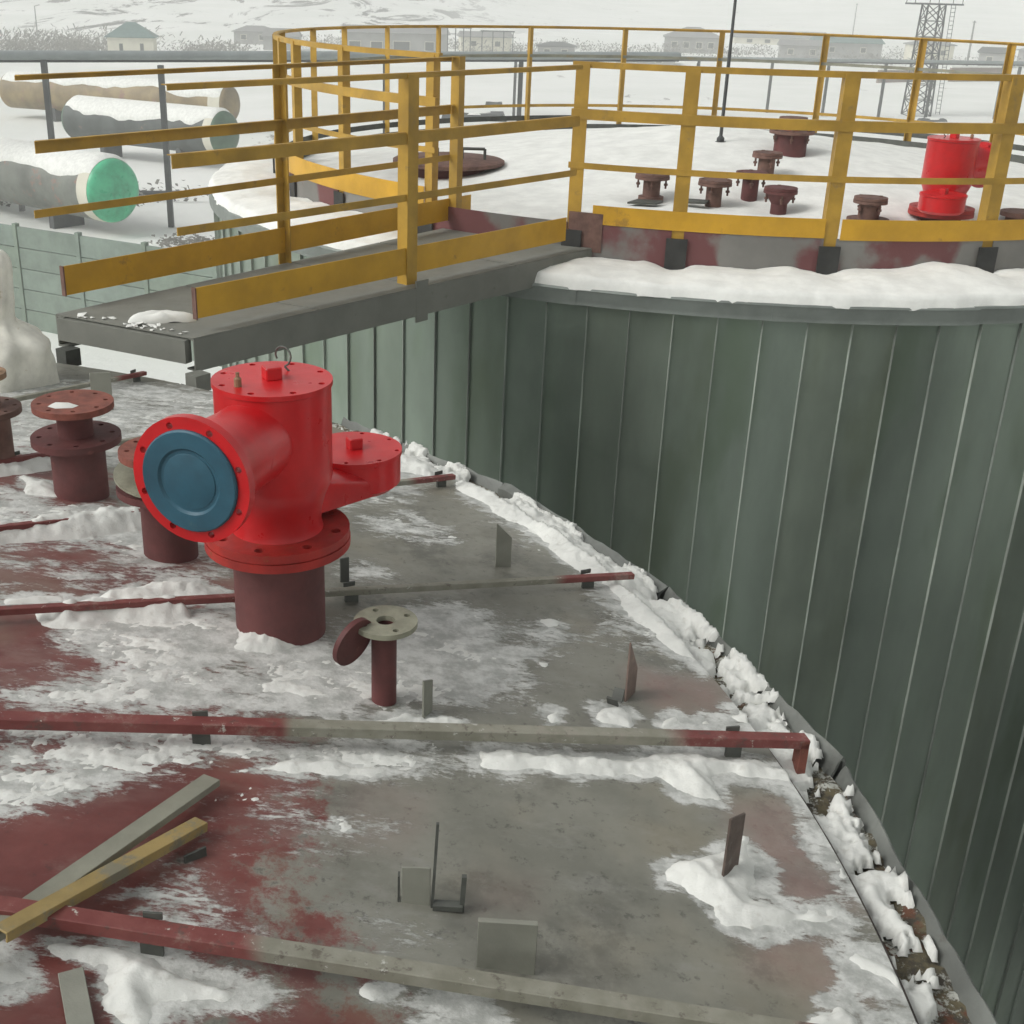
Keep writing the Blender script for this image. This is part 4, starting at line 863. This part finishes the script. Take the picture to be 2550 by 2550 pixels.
for x, y, wd, h, rh, wm, rm, lab in ((-38, 236, 7, 2.2, .9, 'far_wall', 'far_roof', 'small grey hut behind the leftmost railing posts'), (3.5, 232, 9, 2.6, .8, 'cream', 'far_roof', 'pale shed behind the two steel gantries'), (15, 214, 6, 2.0, .6, 'far_wall', 'far_dark', 'dark roofed hut between the gantry and the teal shed'), (60, 232, 8, 2.4, .9, 'far_wall', 'far_roof', 'grey hut left of the lattice mast'), (70, 240, 12, 2.8, 1.0, 'far_wall', 'teal_roof', 'long hut with teal roof behind the lattice mast'), (84, 236, 7, 3.0, .7, 'cream', 'far_roof', 'pale hut by the right border'), (101, 226, 8, 2.6, .7, 'far_wall', 'far_roof', 'grey hut cut off by the right border')):
    house(x, y, wd, 5, h, rh, lab, wm, rm, [(-wd*.25, h*.55, .9, .8), (wd*.22, h*.55, .9, .8)], R_(random.uniform(-12, 8)), name='shed', cat='shed', hip=random.choice((.1, .8)))
house(-31, 220, 6, 5, 2.3, 1.2, 'small grey hut left of the long pale building', 'far_wall', 'far_roof', [(0, 1.2, .8, .8)], R_(5), name='shed', cat='shed', hip=.2)
for (x0, y0), (x1, y1), h, lab in (((55, 172), (64, 176), 1.7, 'low brown wall between the lattice mast and the plain'), ((66, 176), (75, 180), 1.9, 'brown wall by the small dark shed, right side')):
    a = Vector((x0, y0, 0)); d = Vector((x1-x0, y1-y0, 0)); o = thing('yard_wall', lab, 'wall', (x0, y0, gz(x0, y0)-.1))
    MB().beam(Vector((0, 0, h/2)), d+Vector((0, 0, h/2)), .3, h).build('wall', 'brick', o); MB().beam(Vector((0, 0, h+.1)), d+Vector((0, 0, h+.1)), .45, .18).build('coping', 'snow', o)
# dark low things lying on the snow beyond the far tank
for x, y, wd, dp, h, lab in ((.9, 108, 5.6, 3, .75, 'dark low slab on the snow behind the manhole cover'), (2.9, 122, 1.7, 1, .5, 'small black trough on the snow left of the corner post'), (12.7, 113, 3.6, 2, .45, 'flat dark slab on the snow right of the corner post'), (43, 117, 2.6, 1.2, .4, 'flat black slab at the foot of the lattice mast'), (34.8, 111, 1.6, 1.2, .4, 'small dark block on the snow left of the lattice mast')):
    o = thing('dark_slab', lab, 'slab', (x, y, gz(x, y)-.1)); a = wd/2; b_ = dp/2
    MB().hull([(-a, -b_, 0), (a, -b_, 0), (a, b_, 0), (-a, b_, 0), (-a*.92, -b_*.9, h), (a*.86, -b_*.9, h*.85), (a*.9, b_*.8, h*.9), (-a*.8, b_*.9, h*.8)]).build('slab', 'rack', o)
    MB().lathe([(a*.55, h*.75), (a*.5, h*.98), (a*.2, h*1.05)], 14).build('snow_cap', 'snow', o)
# open frames (gantries) in the middle distance
for x, y, wd, h, lab in ((5.4, 219, 5.2, 3.6, 'thin open steel gantry left of the grey building'), (-1.0, 205, 3.6, 4.2, 'narrow steel gantry in front of the long pale building')):
    o = thing('steel_gantry', lab, 'gantry', (x, y, gz(x, y)))
    for q in (-.5, -.15, .2, .5): MB().beam((q*wd, 0, -.2), (q*wd, 0, h), .16, .16, (0, 1, 0)).build('post', 'rack', o)
    MB().beam((-.55*wd, 0, h+.1), (.55*wd, 0, h+.1), .22, .22).build('beam', 'rack', o)
# lattice mast with platform and ladder
tx, ty = 43.9, 124; o = thing('lattice_mast', 'grey lattice mast with a platform, cut off by the top border', 'lattice mast', (tx, ty, gz(tx, ty)))
H_ = 9.9; w0, w1 = 1.05, .82
def leg_at(q, f):
    ww = w0+(w1-w0)*f; return Vector(((-ww, ww, ww, -ww)[q], (-ww, -ww, ww, ww)[q], H_*f))
for q in range(4): MB().beam(leg_at(q, -.02), leg_at(q, 1.0), .13, .13, (0, 1, 0)).build('leg', 'rack', o)
for q in range(4):
    mb = MB(); nb_ = 7
    for k in range(nb_):
        a, b_ = leg_at(q, k/nb_), leg_at((q+1) % 4, (k+1)/nb_); mb.cyl(a, b_, .045, 6); mb.cyl(leg_at((q+1) % 4, k/nb_), leg_at(q, (k+1)/nb_), .045, 6); mb.cyl(leg_at(q, k/nb_), leg_at((q+1) % 4, k/nb_), .04, 6)
    mb.build('bracing', 'rack', o)
MB().box((0, 0, H_+.06), (4.6, 2.6, .14)).build('platform', 'rack', o)
for x in (-2.2, 0, 2.2):
    for y in (-1.2, 1.2): MB().cyl((x, y, H_+.1), (x, y, H_+1.2), .035, 6).build('post', 'rack', o)
MB().tube([(-2.2, -1.2, H_+1.2), (2.2, -1.2, H_+1.2), (2.2, 1.2, H_+1.2), (-2.2, 1.2, H_+1.2), (-2.2, -1.2, H_+1.2)], .035, 6).build('guard_rail', 'rack', o)
mb = MB(); 
for x in (1.55, 1.95): mb.cyl((x, -.9, .2), (x-.2, -.8, H_), .03, 6)
for k in range(26): mb.cyl((1.55-.2*k/26, -.9, .4+k*.37), (1.95-.2*k/26, -.9, .4+k*.37), .025, 6)
mb.build('ladder', 'rack', o)
def pole(x, y, h, r, label, head=0):
    o = thing('lamp_pole', label, 'pole', (x, y, gz(x, y)))
    MB().lathe([(r, -.3), (r*.6, h)], 8).build('shaft', 'far_roof', o)
    if head: MB().beam((0, 0, h-.1), (head, 0, h+.15), .18, .12, (0, 0, 1)).build('lamp_head', 'far_roof', o)
    else: MB().box((0, 0, h-.2), (.5, .1, .1)).build('cross_arm', 'far_roof', o)
pole(92, 311, 9.0, .16, 'distant thin pole left of the lattice mast')
pole(73.5, 190, 7.6, .20, 'dark pole right of the lattice mast')
pole(-77, 234, 5.4, .14, 'bent lamp pole above the scrub on the left', .9)
# scrub: twiggy bare clumps too many to count
def scrub(name, spots, label):
    vs_ = []; fs_ = []
    for cx, cy, sx_, sy_, h, n in spots:
        for i in range(n):
            x = cx+random.gauss(0, sx_); y = cy+random.gauss(0, sy_); zz_ = gz(x, y); hh = h*random.uniform(.35, 1.1)
            for k in range(9):
                a = random.uniform(0, PI); l = hh*random.uniform(.2, .5); bx_, by_, bz_ = x+random.gauss(0, .45), y+random.gauss(0, .45), zz_+random.uniform(0, hh)
                dx, dy, dz_ = math.cos(a)*l*.5, math.sin(a)*l*.5, l*random.uniform(-.2, .6); t_ = random.uniform(.06, .20); kk = len(vs_)
                vs_ += [(bx_, by_, bz_), (bx_+dx, by_+dy, bz_+dz_), (bx_+dx+t_, by_+dy, bz_+dz_), (bx_+t_, by_, bz_-.05)]; fs_.append((kk, kk+1, kk+2, kk+3))
    o = MB().add(vs_, fs_).build(name, 'scrub', None, angle=10); tag(o, label, kind='stuff')
scrub('scrub', [(-70+2.2*i, 186+random.uniform(-4, 8), 1.5, 2.0, 2.3, 60) for i in range(10)]+[(-41+1.6*i, 196+random.uniform(-4, 6), 1.3, 2, 1.9, 40) for i in range(5)]+[(-62, 205, 9, 3, 2.8, 160)], 'bare grey scrub either side of the cream house')
scrub('scrub', [(-30+3.2*i, 232+random.uniform(-10, 12), 2.2, 2, 1.7, 26) for i in range(12)]+[(10+5*i, 238+random.uniform(-22, 14), 3.0, 2.5, 1.7, 40) for i in range(18)], 'dark scrub in a ragged band across the far plain')
scrub('scrub', [(-28+1.6*i, 62+random.uniform(-2, 3), .8, .8, .8, 10) for i in range(9)]+[(-24+1.2*i, 67+random.uniform(-1, 2), .6, .5, 1.1, 14) for i in range(5)]+[(-12.5+.5*i, 52.5+random.uniform(-.6, .6), .3, .3, .35, 8) for i in range(6)], 'dead weeds around the yard vessels')

# ------------------------------------------------------------------ cold haze over the plain: one closed box of thin even air
m = bpy.data.materials.new('thin_haze'); m.use_nodes = True; t = m.node_tree; t.nodes.clear()
pv = t.nodes.new('ShaderNodeVolumePrincipled'); pv.inputs['Density'].default_value = .0020; pv.inputs['Color'].default_value = (.97, .985, .97, 1); pv.inputs['Anisotropy'].default_value = 0
oo = t.nodes.new('ShaderNodeOutputMaterial'); t.links.new(pv.outputs[0], oo.inputs['Volume'])
hz = MB().box((0, 150, 42), (5400, 5700, 110)).build('haze', m); tag(hz, 'thin pale winter haze over the plain', kind='stuff')

# ================================================================== the next two tanks of the block, right of the frame: they stand opposite the clad wall
for x, y, lab in ((7.0, -4.0, 'neighbouring tank to the right of the near tank'), (13.0, 6.4, 'neighbouring tank to the right of the far tank')):
    o = thing('storage_tank', lab, 'storage tank', (x, y, GZ))
    MB().lathe([(4.52, 0), (4.52, lz(-1.86)), (4.40, lz(-1.84))], 96).build('shell', 'shell_dark', o)
    MB().lathe([(4.50, lz(-1.845)), (4.38, lz(-1.80)), (.05, lz(-1.32))], 72).build('roof', 'snow', o)
    MB().arc((0, 0), 4.525, 4.545, lz(-1.97), lz(-1.83), 0, 360, 4).build('flashing', 'steel', o)
